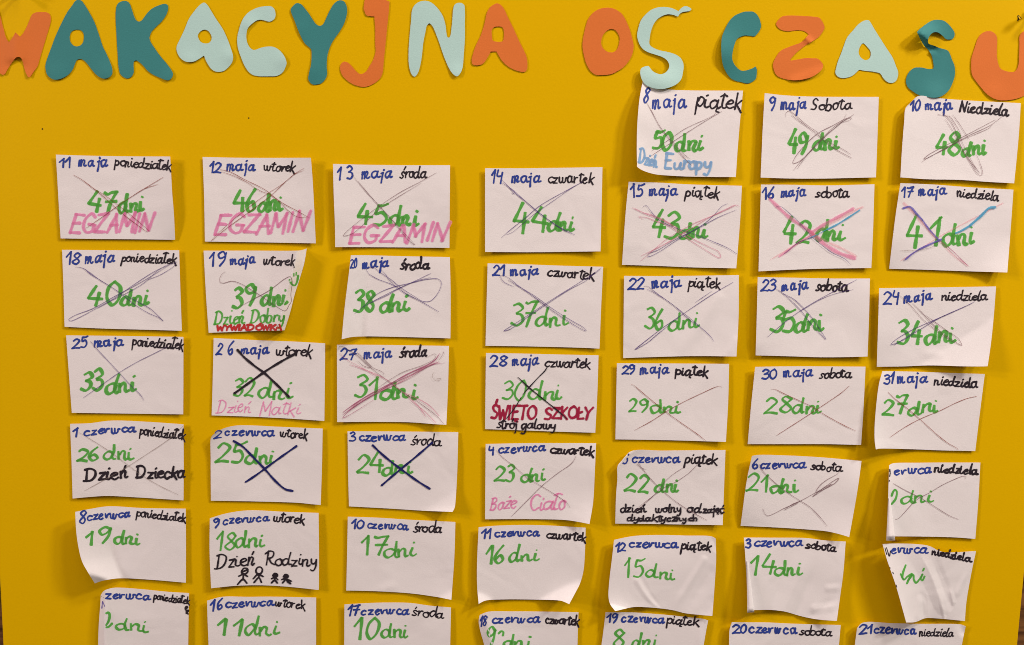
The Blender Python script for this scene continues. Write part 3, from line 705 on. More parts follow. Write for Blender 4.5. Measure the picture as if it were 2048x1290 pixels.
letter((1728, 0), 6.4, [(1600, 397), (1640, 405), (1680, 435), (1700, 470), (1705, 540), (1700, 640), (1703, 740), (1720, 820), (1750, 880), (1820, 910), (1880, 920),
    (1930, 915), (1960, 880), (1980, 820), (1985, 740), (1988, 640), (1990, 540), (1990, 470), (2010, 430), (2045, 400), (2100, 395), (2150, 420), (2170, 480),
    (2180, 600), (2185, 800), (2180, 950), (2160, 1080), (2110, 1180), (2040, 1230), (1980, 1255), (1900, 1275), (1800, 1285), (1720, 1280), (1640, 1250),
    (1560, 1190), (1490, 1110), (1420, 1020), (1385, 960), (1372, 860), (1378, 740), (1405, 650), (1430, 570), (1460, 490), (1500, 435), (1545, 408)],
    None, M_ORANGE, 'orange letter U cut off by the right edge of the photo', [(1985, 190, 4, 22)])

# ------------------------------------------------------------------ the dated cards, row by row
Z = 5.864
card((1240, 140, Z), [(268, 125), (420, 190), (560, 226), (780, 238), (1443, 242)], [(1443, 242), (1415, 520), (1380, 930), (1358, 1255)],
     [(200, 1135), (260, 1175), (400, 1220), (600, 1240), (900, 1252), (1358, 1255)], [(268, 125), (230, 330), (203, 640), (197, 900), (200, 1135)],
     [10, 2.5, 3, 34, 7, 5, 46, 8, 12],
     [('d', 'b', '8', 270, 380, 328, 380, 170), ('d', 'b', 'maja', 380, 440, 770, 440, 100), ('w', 'k', 'piątek', 880, 440, 1425, 455, 105, 23),
      ('c', 'g', '50', 365, 930, 600, 930, 240), ('c', 'g', 'dni', 650, 935, 960, 945, 110),
      ('n', 'lb', 'Dzień', 222, 1090, 430, 1140, 85), ('n', 'lb', 'Europy', 525, 1150, 1060, 1165, 85, 30)],
     [('br', 6, [(310, 375), (370, 480), (460, 650), (560, 790), (690, 960), (760, 1040), (840, 1120)]), ('br', 4, [(510, 720), (620, 840), (740, 980), (820, 1045)]),
      ('br', 6, [(1195, 483), (950, 630), (620, 840), (330, 1030)]), ('br', 4, [(1125, 475), (1120, 510), (760, 690), (600, 800), (370, 950)])],
     'white card "8 maja piątek" with curled left side and pale blue Dzień Europy')
card((1500, 170, Z), [(173, 95), (400, 120), (700, 135), (1510, 140)], [(1510, 140), (1495, 600), (1477, 1083)],
     [(125, 1085), (400, 1095), (800, 1098), (1477, 1083)], [(173, 95), (150, 500), (125, 1085)], [18, 3, 6, 15, 3, 7, 16, 7, 11],
     [('d', 'b', '9', 225, 290, 285, 290, 145), ('d', 'b', 'maja', 355, 280, 660, 280, 85), ('w', 'k', 'Sobota', 712, 295, 1185, 285, 72),
      ('c', 'g', '49', 430, 800, 655, 800, 285), ('c', 'g', 'dni', 745, 775, 1030, 745, 110)],
     [('br', 5, [(418, 375), (425, 325), (460, 305), (520, 345), (650, 455), (800, 560), (950, 680), (1100, 760), (1183, 815)]),
      ('br', 6, [(485, 352), (540, 395), (700, 510), (860, 640), (1000, 750), (1195, 857)]),
      ('br', 6, [(1215, 345), (1100, 420), (900, 590), (700, 790), (560, 905), (505, 915), (530, 850), (650, 700), (800, 565), (970, 475), (1150, 385), (1195, 390), (1160, 415), (1090, 437)]),
      ('br', 5, [(1130, 340), (1080, 430), (850, 620), (650, 850), (550, 990)]), ('br', 6, [(510, 1000), (650, 835), (850, 625), (1000, 480), (1195, 370)])],
     'white card "9 maja Sobota, 49 dni" scribbled over with brown pen')
card((1768, 170, Z), [(320, 200), (400, 130), (640, 155), (1000, 182), (1605, 213)], [(1605, 213), (1580, 600), (1527, 1153)],
     [(193, 1083), (500, 1105), (900, 1113), (1200, 1135), (1527, 1153)], [(320, 200), (255, 268), (238, 420), (210, 780), (193, 1083)],
     [14, 2.5, 4, 17, 3, 7, 18, 8, 11],
     [('d', 'b', '10', 305, 300, 420, 300, 115), ('d', 'b', 'maja', 480, 295, 820, 295, 80), ('w', 'k', 'Niedziela', 885, 315, 1450, 355, 68, 24),
      ('c', 'g', '48', 590, 820, 870, 820, 255), ('c', 'g', 'dni', 910, 825, 1190, 810, 105)],
     [('br', 5, [(630, 345), (700, 358), (770, 370), (830, 450), (890, 560), (910, 650), (960, 760), (1050, 930), (1125, 1040)]),
      ('br', 6, [(685, 320), (790, 440), (860, 590), (890, 690), (1000, 880), (1120, 1030)]),
      ('br', 4, [(720, 400), (820, 560), (900, 720), (1020, 930), (1100, 1045), (1140, 1060), (1155, 1030), (1120, 900), (1060, 770)]),
      ('br', 4, [(805, 345), (900, 480), (1000, 640)]), ('br', 6, [(1410, 350), (1250, 470), (1000, 590), (700, 750), (500, 860), (470, 865), (520, 820), (700, 720), (900, 620), (1315, 402)]),
      ('br', 5, [(440, 908), (520, 850), (720, 750), (900, 650), (1100, 565), (1240, 500), (1275, 460)])],
     'white card "10 maja Niedziela, 48 dni" with a bent top left corner')
card((90, 290, Z), [(127, 113), (500, 125), (1000, 133), (1467, 135)], [(1467, 135), (1478, 330), (1490, 560), (1510, 800), (1525, 1112)],
     [(183, 1095), (600, 1102), (1000, 1105), (1525, 1112)], [(127, 113), (150, 500), (183, 1095)], [8, 3, 18, 6, 3, 16, 5, 4, 4],
     [('d', 'b', '11', 175, 262, 312, 262, 112), ('d', 'b', 'maja', 390, 248, 745, 248, 72), ('w', 'k', 'poniedziałek', 820, 240, 1475, 300, 60, 19),
      ('c', 'g', '47', 505, 785, 840, 800, 265), ('c', 'g', 'dni', 860, 790, 1150, 770, 115), ('n', 'p', 'EGZAMIN', 285, 1035, 1240, 1010, 215)],
     [('rp', 6, [(330, 350), (420, 400), (560, 505), (700, 620), (900, 800), (1200, 1025)]), ('rp', 4, [(560, 505), (700, 590), (900, 740), (1050, 860), (1230, 1015)]),
      ('rp', 6, [(1385, 378), (1200, 490), (900, 680), (700, 825), (480, 975)]), ('rp', 4, [(1325, 460), (1150, 520), (1000, 615)])],
     'white card "11 maja poniedziałek, 47 dni" with pink EGZAMIN')
card((380, 290, Z), [(148, 140), (600, 150), (1417, 150)], [(1417, 150), (1440, 450), (1475, 1153)], [(175, 1132), (700, 1140), (1475, 1153)],
     [(148, 140), (165, 600), (175, 1132)], [4, 3, 20, 4, 3, 15, 4, 4, 9],
     [('d', 'b', '12', 222, 325, 350, 325, 130), ('d', 'b', 'maja', 425, 305, 760, 300, 70), ('w', 'k', 'wtorek', 865, 300, 1225, 318, 64),
      ('c', 'g', '46', 490, 785, 755, 790, 255), ('c', 'g', 'dni', 800, 780, 1075, 770, 112), ('n', 'p', 'EGZAMIN', 290, 1045, 1350, 1025, 230)],
     [('rp', 6, [(350, 285), (470, 315), (620, 395), (870, 520), (1000, 620), (1100, 690), (1250, 770), (1390, 850)]),
      ('rp', 4, [(360, 310), (480, 350), (650, 430), (820, 535), (950, 590), (1060, 680), (1150, 770), (1240, 835), (1300, 850), (1385, 842)]),
      ('rp', 6, [(1335, 272), (1240, 330), (1120, 430), (950, 590), (700, 780), (400, 1000), (250, 1125)]),
      ('rp', 4, [(1335, 298), (1230, 340), (1080, 460), (900, 575), (600, 800), (330, 1035), (250, 1120)])],
     'white card "12 maja wtorek, 46 dni" with pink EGZAMIN')
card((640, 300, Z), [(152, 163), (500, 172), (1000, 178), (1525, 178)], [(1525, 178), (1522, 600), (1518, 1148)], [(178, 1138), (700, 1140), (1518, 1148)],
     [(152, 163), (160, 500), (175, 900), (178, 1138)], [13, 2.5, 6, 14, 2.5, 11, 10, 4, 8],
     [('d', 'b', '1 3', 205, 345, 378, 335, 148), ('d', 'b', 'maja', 485, 328, 850, 318, 76), ('w', 'k', 'środa', 935, 325, 1235, 330, 74),
      ('c', 'g', '45', 415, 880, 770, 885, 265), ('c', 'g', 'dni', 805, 895, 1135, 880, 115), ('n', 'p', 'EGZAMIN', 335, 1100, 1470, 1065, 205)],
     [('br', 5, [(378, 290), (440, 370), (560, 510), (700, 660), (900, 880), (1110, 1112), (1050, 1070), (800, 770), (650, 610), (440, 360)]),
      ('br', 5, [(1365, 265), (1180, 370), (950, 490), (720, 640), (450, 840), (300, 970), (275, 1005), (380, 980), (700, 690), (900, 560), (1190, 385)])],
     'white card "13 maja środa, 45 dni" with pink EGZAMIN')
card((950, 310, Z), [(118, 155), (600, 155), (1495, 143)], [(1495, 143), (1485, 600), (1472, 1130)], [(118, 1137), (700, 1140), (1472, 1130)],
     [(118, 155), (118, 650), (118, 1137)], [9, 3, 5, 8, 3, 8, 10, 4, 13],
     [('d', 'b', '14', 180, 330, 312, 330, 145), ('d', 'b', 'maja', 425, 322, 765, 310, 75), ('w', 'k', 'czwartek', 850, 318, 1385, 325, 68),
      ('c', 'g', '44', 435, 905, 840, 915, 310), ('c', 'g', 'dni', 850, 895, 1155, 880, 112)],
     [('bp', 7, [(310, 285), (450, 430), (600, 550), (720, 650), (900, 790), (1060, 890), (1170, 935)]),
      ('bp', 6, [(320, 330), (430, 400), (700, 640), (860, 760), (1000, 850), (1130, 910)]),
      ('bp', 7, [(1265, 310), (1140, 380), (900, 510), (740, 610), (600, 730), (400, 890), (310, 970)]),
      ('bp', 5, [(1240, 325), (1100, 410), (900, 550), (700, 690), (520, 840), (440, 905), (370, 935)]), ('bp', 6, [(432, 440), (458, 460)])],
     'white card "14 maja czwartek, 44 dni" crossed out in violet pen')
card((1230, 340, Z), [(160, 138), (500, 148), (900, 170), (1488, 185)], [(1488, 185), (1470, 550), (1422, 1153)], [(82, 1112), (500, 1125), (900, 1142), (1422, 1153)],
     [(160, 138), (125, 500), (82, 1112)], [12, 3, 6, 9, 3, 8, 5, 4, 15],
     [('d', 'b', '15', 185, 312, 325, 305, 145), ('d', 'b', 'maja', 400, 298, 725, 298, 72), ('w', 'k', 'piątek', 820, 308, 1215, 325, 66),
      ('c', 'g', '43', 395, 800, 720, 800, 300), ('c', 'g', 'dni', 750, 800, 1075, 785, 115)],
     [('pk', 8, [(200, 440), (300, 490), (450, 530), (700, 660), (900, 800), (1100, 900), (1220, 965), (1235, 1030), (1000, 900), (800, 770), (600, 640), (480, 600), (380, 560), (275, 548), (340, 580)]),
      ('bp', 6, [(330, 430), (365, 415), (410, 470), (500, 575), (650, 655), (900, 740), (1150, 840), (1330, 920), (1430, 985)]),
      ('bp', 6, [(1320, 395), (1260, 420), (1170, 520), (1060, 620), (900, 720), (700, 840), (500, 970), (390, 1015), (390, 985), (500, 940), (700, 820), (1000, 670), (1200, 560), (1425, 465)]),
      ('pk', 9, [(1460, 430), (1420, 410), (1300, 460), (1100, 560), (900, 680), (600, 860), (310, 1005)]), ('pk', 7, [(300, 1065), (450, 940), (620, 800), (900, 640), (1300, 470), (1415, 415)]),
      ('pk', 10, [(235, 450), (330, 500), (600, 610), (760, 720)])],
     'white card "15 maja piątek, 43 dni" crossed out in rose and violet')
card((1500, 350, Z), [(130, 112), (500, 115), (900, 122), (1460, 108)], [(1460, 108), (1445, 600), (1423, 1090)], [(100, 1130), (400, 1115), (800, 1100), (1423, 1090)],
     [(130, 112), (115, 600), (100, 1130)], [15, 3, 5, 12, 3, 7, 12, 6, 10],
     [('d', 'b', '16', 150, 278, 280, 270, 130), ('d', 'b', 'maja', 360, 255, 655, 240, 68), ('w', 'k', 'sobota', 768, 258, 1150, 262, 64),
      ('c', 'g', '42', 385, 800, 690, 795, 300), ('c', 'g', 'dni', 750, 790, 1075, 760, 115)],
     [('hp', 42, [(235, 280), (330, 375), (480, 510), (620, 600), (740, 690)]), ('hp', 48, [(700, 655), (850, 790), (950, 860), (1050, 915), (1225, 975)]), ('hq', 30, [(740, 690), (900, 780), (1080, 860), (1240, 950)]),
      ('hp', 36, [(1210, 392), (1080, 465), (900, 560), (720, 670)]), ('hq', 34, [(1320, 375), (1180, 440), (900, 590), (730, 690)]), ('hp', 26, [(740, 690), (560, 800), (440, 890), (345, 955)]), ('hq', 14, [(760, 690), (560, 800), (345, 930), (240, 995)]),
      ('sb', 20, [(1285, 412), (1150, 500), (1020, 580), (900, 640)]), ('sb', 9, [(900, 640), (740, 722), (680, 745)]),
      ('bp', 6, [(300, 375), (350, 365), (450, 440), (590, 570), (720, 720), (850, 830), (960, 910), (1120, 990), (1180, 1050)]),
      ('bp', 6, [(740, 725), (560, 795), (470, 870), (395, 928)])],
     'white card "16 maja sobota, 42 dni" crossed out in pink and blue marker')
card((1760, 350, Z), [(240, 95), (600, 110), (1000, 140), (1565, 172)], [(1565, 172), (1535, 600), (1493, 1143)], [(108, 1100), (500, 1110), (900, 1125), (1493, 1143)],
     [(240, 95), (180, 500), (108, 1100)], [18, 4, 6, 13, 4, 9, 3, 5, 28],
     [('d', 'b', '17', 255, 255, 385, 258, 125), ('d', 'b', 'maja', 445, 243, 775, 232, 72), ('w', 'k', 'niedziela', 900, 255, 1385, 300, 60),
      ('c', 'g', '41', 305, 860, 700, 845, 365), ('c', 'g', 'dni', 725, 835, 1100, 800, 125)],
     [('hq', 34, [(280, 330), (420, 470), (560, 630), (660, 740)]), ('hq', 14, [(690, 760), (850, 930), (1040, 1070)]), ('hq', 16, [(250, 1000), (420, 900), (700, 720), (1000, 560), (1440, 330)]),
      ('pu', 24, [(275, 388), (350, 372), (430, 455), (500, 530)]), ('pu', 18, [(500, 530), (580, 640), (690, 760)]), ('mp', 8, [(690, 760), (850, 890), (950, 990), (1040, 1072)]),
      ('sb', 32, [(1348, 378), (1285, 385), (1190, 475), (1060, 590)]), ('sb', 24, [(1060, 590), (960, 650), (890, 680)]),
      ('pu', 22, [(720, 755), (600, 805), (460, 870)]), ('pu', 20, [(460, 870), (370, 930), (300, 990)]), ('pc', 4, [(230, 885), (420, 885), (560, 860), (700, 800)])],
     'white card "17 maja niedziela, 41 dni" crossed out in blue and violet marker')
card((110, 480, Z), [(83, 115), (700, 120), (1455, 120)], [(1455, 120), (1470, 600), (1487, 1065)], [(112, 1018), (600, 1040), (1100, 1053), (1487, 1065)],
     [(83, 115), (100, 600), (112, 1018)], [3, 2.5, 7, 3, 2.5, 8, 4, 5, 8],
     [('d', 'b', '18', 120, 285, 290, 280, 138), ('d', 'b', 'maja', 345, 270, 700, 250, 74), ('w', 'k', 'poniedziałek', 775, 252, 1410, 282, 64),
      ('c', 'g', '40', 390, 770, 750, 765, 260), ('c', 'g', 'dni', 760, 780, 1095, 755, 108)],
     [('bp', 6, [(240, 315), (340, 335), (400, 390), (560, 490), (760, 620), (950, 770), (1100, 860), (1225, 915), (1265, 950), (1120, 810), (960, 720), (800, 630)]),
      ('bp', 6, [(1425, 245), (1400, 265), (1200, 350), (900, 540), (700, 680), (450, 820), (300, 900), (180, 950), (160, 935), (220, 890), (450, 800), (700, 660), (1000, 500), (1330, 300)]),
      ('bp', 5, [(1425, 255), (1410, 290), (1250, 400), (1080, 470)]), ('bp', 5, [(1330, 280), (1200, 360), (1060, 490), (900, 590), (700, 690), (500, 800)]), ('bp', 6, [(290, 318), (350, 345), (560, 495)])],
     'white card "18 maja poniedziałek, 40 dni"')
card((385, 480, Z), [(130, 125), (700, 125), (1230, 125), (1275, 120), (1340, 100)], [(1340, 100), (1310, 270), (1255, 460), (1195, 650), (1150, 830), (1080, 1058)],
     [(190, 1088), (500, 1078), (800, 1065), (1000, 1062), (1080, 1058)], [(130, 125), (150, 500), (165, 750), (190, 1088)], [3, 3, 62, 4, 3, 54, 5, 6, 46],
     [('d', 'b', '19', 195, 305, 355, 300, 150), ('d', 'b', 'maja', 440, 292, 735, 275, 72), ('w', 'k', 'wtorek', 825, 290, 1200, 298, 62),
      ('c', 'g', '39', 475, 785, 715, 775, 245), ('c', 'g', 'dni', 795, 775, 1105, 740, 105),
      ('n', 'g', 'Dzień', 250, 990, 600, 975, 92, 22), ('n', 'g', 'Dobry', 680, 972, 1060, 965, 86, 22), ('n', 'r', 'WYWIADÓWKA', 285, 1062, 1040, 1052, 62, 23)],
     [('br', 6, [(385, 370), (345, 400), (320, 455), (325, 495), (360, 505), (460, 482), (560, 510), (680, 580), (800, 655), (950, 760), (1090, 830), (1130, 770), (1160, 720), (1155, 640), (1170, 480), (1145, 430), (1090, 450), (900, 590), (700, 700), (560, 775), (590, 750)])],
     'white card "19 maja wtorek" with right side folded up and red WYWIADÓWKA', fine=3, terms=[('r', .10, -66, -44), ('k', .9, .0, .9, 1.0, 6, .3)],
     draws=[('smiley_drawing', 'g', 14, [(1190, 395), (1190, 422)]), ('smiley_drawing', 'g', 14, [(1218, 380), (1216, 412)]),
            ('smiley_drawing', 'g', 24, [(1140, 470), (1168, 520), (1200, 532), (1225, 495), (1240, 420)])])
card((660, 490, Z), [(245, 120), (418, 120), (800, 130), (1405, 142)], [(1405, 142), (1415, 600), (1412, 1095)], [(137, 1105), (250, 1080), (410, 1072), (800, 1078), (1412, 1095)],
     [(245, 120), (225, 300), (170, 750), (137, 1105)], [4, 2.5, 5, 4, 3, 9, 6, 5, 11],
     [('d', 'b', '20', 240, 275, 318, 270, 110, 18), ('d', 'b', 'maja', 378, 265, 690, 250, 68), ('w', 'k', 'środa', 818, 285, 1160, 280, 70, 26),
      ('c', 'g', '38', 270, 780, 510, 780, 275), ('c', 'g', 'dni', 570, 795, 905, 775, 112)],
     [('bp', 6, [(425, 285), (460, 340), (560, 400), (740, 470), (900, 580), (1080, 670), (1275, 783)]),
      ('bp', 6, [(425, 285), (500, 262), (600, 330), (720, 410), (830, 500), (1000, 610), (1090, 660), (1180, 655), (1280, 540), (1305, 440), (1270, 400), (1150, 400), (950, 445), (720, 500), (560, 570), (450, 660), (390, 720)]),
      ('bp', 6, [(1185, 330), (1000, 420), (820, 500), (600, 610), (400, 720), (290, 805)]), ('bp', 5, [(1185, 378), (1050, 410), (850, 490), (650, 600), (450, 690)]),
      ('bp', 5, [(600, 290), (655, 350), (700, 420), (830, 530), (1060, 660)])],
     'white card "20 maja środa, 38 dni" with its left fifth bent forward', terms=[('l', .19, 22, 34)])
card((950, 510, Z), [(148, 98), (600, 110), (1000, 125), (1503, 138)], [(1503, 138), (1480, 600), (1460, 1098)], [(123, 1065), (500, 1070), (900, 1078), (1300, 1090), (1460, 1098)],
     [(148, 98), (135, 600), (123, 1065)], [6, 2.5, 5, 6, 3, 6, 5, 4, 9],
     [('d', 'b', '21', 195, 245, 352, 240, 122), ('d', 'b', 'maja', 413, 242, 745, 230, 68), ('w', 'k', 'czwartek', 845, 245, 1395, 285, 62),
      ('c', 'g', '37', 405, 830, 690, 845, 290, 30), ('c', 'g', 'dni', 705, 850, 1060, 820, 118, 30)],
     [('bp', 6, [(290, 235), (380, 260), (520, 370), (700, 480), (850, 590), (1000, 690), (1150, 780), (1270, 850), (1305, 892), (1250, 870), (1050, 750), (830, 600), (620, 440), (390, 295)]),
      ('bp', 4, [(290, 235), (330, 310), (455, 372)]),
      ('bp', 6, [(1475, 150), (1450, 185), (1300, 275), (1050, 430), (850, 555), (600, 720), (420, 835), (340, 890), (400, 875), (600, 740), (820, 590), (1100, 410), (1310, 295), (1400, 210), (1475, 155)])],
     'white card "21 maja czwartek, 37 dni"')
card((1220, 530, Z), [(165, 128), (700, 130), (1510, 118)], [(1510, 118), (1508, 600), (1483, 1073)], [(155, 1092), (500, 1080), (1000, 1068), (1483, 1073)],
     [(165, 128), (160, 600), (155, 1092)], [6, 2.5, 6, 6, 3, 12, 4, 6, 20],
     [('d', 'b', '22', 207, 292, 400, 285, 138), ('d', 'b', 'maja', 487, 268, 835, 248, 72), ('w', 'k', 'piątek', 915, 265, 1295, 265, 68),
      ('c', 'g', '36', 390, 735, 625, 775, 245, 30), ('c', 'g', 'dni', 695, 775, 1030, 735, 108, 28)],
     [('bp', 6, [(395, 250), (440, 250), (520, 310), (700, 440), (870, 570), (1050, 720), (1180, 840), (1217, 897)]), ('bp', 5, [(430, 280), (560, 350), (740, 470), (860, 580), (980, 680), (1050, 720)]),
      ('bp', 7, [(1445, 200), (1200, 345), (870, 565), (600, 750), (400, 905), (295, 990), (440, 910), (560, 810), (800, 620)]), ('bp', 3, [(1195, 305), (1000, 440)])],
     'white card "22 maja piątek, 36 dni"', terms=[('k', .5, .98, .8, .3, 3, .12), ('k', .93, 1, 1, .8, 3, .06)])
card((1490, 530, Z), [(150, 143), (600, 150), (1000, 158), (1465, 158)], [(1465, 158), (1455, 600), (1437, 1073)], [(125, 1060), (500, 1070), (900, 1082), (1200, 1080), (1437, 1073)],
     [(150, 143), (138, 600), (125, 1060)], [17, 3, 5, 15, 3, 10, 9, 7, 12],
     [('d', 'b', '23', 183, 315, 350, 300, 135), ('d', 'b', 'maja', 423, 298, 755, 280, 72), ('w', 'k', 'sobota', 825, 300, 1200, 308, 68, 23),
      ('c', 'g', '35', 275, 782, 570, 775, 290), ('c', 'g', 'dni', 580, 790, 920, 755, 112)],
     [('bp', 6, [(355, 275), (450, 335), (570, 400), (700, 520), (800, 640), (900, 790), (948, 870), (800, 720), (650, 530), (520, 400), (390, 290)]),
      ('bp', 6, [(1315, 170), (1100, 280), (900, 385), (690, 510), (500, 645), (350, 770), (265, 845)]), ('bp', 5, [(1270, 288), (1100, 325), (950, 375), (800, 450), (650, 545)])],
     'white card "23 maja sobota, 35 dni"')
card((1740, 540, Z), [(108, 213), (600, 207), (1478, 193)], [(1478, 193), (1455, 500), (1420, 850), (1380, 1128)], [(80, 1135), (400, 1130), (700, 1118), (1100, 1128), (1350, 1128), (1380, 1126)],
     [(108, 213), (97, 600), (80, 1135)], [16, 4, 7, 15, 3, 12, 8, 5, 14],
     [('d', 'b', '24', 150, 408, 330, 405, 148), ('d', 'b', 'maja', 400, 380, 735, 345, 72), ('w', 'k', 'niedziela', 835, 355, 1365, 352, 60),
      ('c', 'g', '34', 305, 875, 590, 865, 300), ('c', 'g', 'dni', 635, 865, 985, 830, 115)],
     [('br', 6, [(500, 390), (600, 490), (720, 620), (850, 740), (1000, 840), (1075, 885), (1040, 810), (900, 710), (650, 530)]), ('br', 4, [(340, 290), (480, 420), (620, 580), (770, 700), (920, 810), (1050, 880)]),
      ('bp', 7, [(1230, 370), (1100, 435), (850, 545), (700, 610), (500, 700), (300, 820), (245, 875), (350, 840), (600, 690), (800, 570), (1060, 450), (1200, 390)]), ('bp', 4, [(280, 885), (450, 770), (560, 700)])],
     'white card "24 maja niedziela, 34 dni" with its lower right corner bent forward', terms=[('c', 'br', .62, 30, 1.0), ('k', .4, .86, .55, .86, 2, .08)])
card((110, 650, Z), [(130, 122), (700, 128), (1505, 140)], [(1505, 140), (1505, 600), (1503, 1048)], [(197, 1030), (700, 1037), (1503, 1048)], [(130, 122), (165, 600), (197, 1030)],
     [4, 2.5, 9, 4, 2.5, 9, 5, 4, 8],
     [('d', 'b', '25', 200, 275, 382, 262, 128), ('d', 'b', 'maja', 455, 258, 820, 235, 70), ('w', 'k', 'poniedziałek', 900, 242, 1503, 285, 62),
      ('c', 'g', '33', 290, 765, 555, 770, 240), ('c', 'g', 'dni', 575, 800, 940, 775, 110)],
     [('bp', 6, [(415, 190), (480, 270), (620, 420), (750, 560), (870, 690), (1000, 820), (1043, 885)]), ('bp', 6, [(1310, 260), (1150, 340), (950, 440), (750, 560), (550, 700), (330, 855)])],
     'white card "25 maja poniedziałek, 33 dni"')
card((400, 650, Z), [(160, 153), (700, 180), (1100, 195), (1467, 215)], [(1467, 215), (1463, 700), (1458, 1125)], [(137, 1060), (600, 1075), (1000, 1095), (1458, 1125)], [(160, 153), (150, 600), (137, 1060)],
     [4, 2.5, 8, 4, 2.5, 9, 4, 4, 9],
     [('d', 'b', '2 6', 185, 355, 378, 345, 145, 22), ('d', 'b', 'maja', 480, 345, 805, 340, 70), ('w', 'k', 'wtorek', 878, 355, 1305, 372, 72),
      ('c', 'g', '32', 380, 835, 620, 832, 235, 28), ('c', 'g', 'dni', 680, 858, 1075, 850, 112, 30), ('n', 'p', 'Dzień', 195, 1030, 580, 1030, 84, 13), ('n', 'p', 'Matki', 690, 1058, 1150, 1045, 80, 13)],
     [('k', 29, [(440, 293), (520, 380), (640, 480), (750, 560), (880, 680), (1040, 840)]), ('k', 29, [(1130, 330), (1000, 400), (800, 520), (600, 660), (405, 800)])],
     'white card "26 maja wtorek, 32 dni" with a thick black cross and Dzień Matki')
card((650, 660, Z), [(140, 172), (600, 175), (1453, 187)], [(1453, 187), (1445, 600), (1423, 1112)], [(142, 1080), (600, 1078), (1000, 1083), (1300, 1105), (1423, 1112)], [(140, 172), (141, 600), (142, 1080)],
     [9, 2.5, 6, 9, 3, 12, 9, 4, 20],
     [('d', 'b', '27', 178, 350, 355, 340, 132), ('d', 'b', 'maja', 455, 332, 780, 315, 70), ('w', 'k', 'środa', 872, 322, 1190, 308, 70, 24),
      ('c', 'g', '31', 335, 805, 585, 795, 275, 32), ('c', 'g', 'dni', 645, 815, 1060, 795, 115)],
     [('br', 5, [(160, 230), (175, 190), (350, 280), (520, 430), (700, 570), (900, 720), (1100, 850), (1320, 1020), (1395, 1105)]), ('pk', 10, [(290, 405), (450, 460), (700, 570), (900, 720), (1100, 900), (1180, 1020)]),
      ('pk', 5, [(170, 270), (250, 345), (450, 450), (650, 580)]), ('br', 4, [(380, 360), (450, 420), (540, 440), (400, 300), (380, 265), (420, 300), (560, 440), (680, 500), (695, 550)]),
      ('mp', 13, [(1345, 275), (1300, 340), (1200, 410), (1000, 500), (780, 620), (500, 770), (300, 900), (210, 965)]), ('mp', 10, [(1340, 370), (1200, 430), (1000, 530), (750, 650), (500, 800), (300, 930), (210, 990)]),
      ('pk', 8, [(1310, 370), (1100, 480), (900, 600), (700, 690), (400, 850), (220, 985)]),
      ('mp', 5, [(1410, 385), (1250, 410), (1000, 560), (700, 700), (450, 830), (250, 980), (210, 1030), (260, 1010), (570, 820)]), ('br', 4, [(1395, 250), (1380, 290), (1340, 350)]), ('br', 4, [(1180, 325), (1280, 280), (1300, 285), (1290, 330), (1150, 410), (900, 500), (600, 690)]),
      ('pk', 7, [(1000, 830), (1150, 940), (1300, 1090)]), ('pk', 10, [(900, 720), (1200, 870), (1340, 1010)]), ('pc', 4, [(1280, 490), (1258, 540), (1290, 590), (1340, 590), (1355, 570), (1300, 570)])],
     'white card "27 maja środa, 31 dni" crossed out with many plum lines', terms=[('c', 'br', .2, 6, 1)])
card((945, 680, Z), [(158, 153), (600, 160), (1000, 170), (1478, 180)], [(1478, 180), (1465, 600), (1440, 1088)], [(147, 1045), (600, 1060), (1000, 1075), (1440, 1088)], [(158, 153), (152, 600), (147, 1045)],
     [9, 2.5, 5, 8, 2.5, 7, 4, 4, 8],
     [('d', 'b', '28', 205, 312, 400, 302, 122), ('d', 'b', 'maja', 465, 300, 775, 292, 70), ('w', 'k', 'czwartek', 848, 310, 1375, 328, 65),
      ('c', 'g', '30', 325, 715, 605, 700, 225, 24), ('c', 'g', 'dni', 640, 708, 1035, 700, 112, 30),
      ('n', 'm', 'ŚWIĘTO', 212, 928, 730, 925, 158, 28), ('n', 'm', 'SZKOŁY', 835, 930, 1390, 925, 138, 28), ('n', 'k', 'strój', 285, 1032, 515, 1040, 62, 18), ('n', 'k', 'galowy', 565, 1040, 965, 1045, 62, 18)],
     [('k', 14, [(530, 435), (660, 555), (850, 710), (1000, 830), (1110, 928)]), ('k', 12, [(885, 300), (850, 360), (780, 430), (660, 560), (590, 640)]), ('k', 11, [(575, 665), (500, 790), (395, 925)])],
     'white card "28 maja czwartek, 30 dni" with crimson capitals and strój galowy')
card((1210, 700, Z), [(140, 155), (700, 158), (1455, 163)], [(1455, 163), (1445, 600), (1418, 1078)], [(122, 1048), (600, 1055), (1000, 1065), (1418, 1078)], [(140, 155), (131, 600), (122, 1048)],
     [9, 2.5, 5, 8, 2.5, 7, 5, 4, 13],
     [('d', 'b', '29', 198, 280, 340, 280, 98), ('d', 'b', 'maja', 415, 278, 745, 265, 64), ('w', 'k', 'piątek', 825, 290, 1210, 302, 60, 23),
      ('c', 'g', '29', 262, 730, 470, 725, 148, 25), ('c', 'g', 'dni', 525, 738, 865, 735, 82, 28)],
     [('rp', 6, [(305, 405), (330, 410), (450, 510), (620, 650), (720, 730), (900, 860), (1060, 970), (1185, 1066)]), ('rp', 6, [(1370, 440), (1355, 425), (1310, 430), (1150, 500), (900, 620), (720, 720), (550, 830), (345, 943)])],
     'white card "29 maja piątek, 29 dni" with one thin red cross')
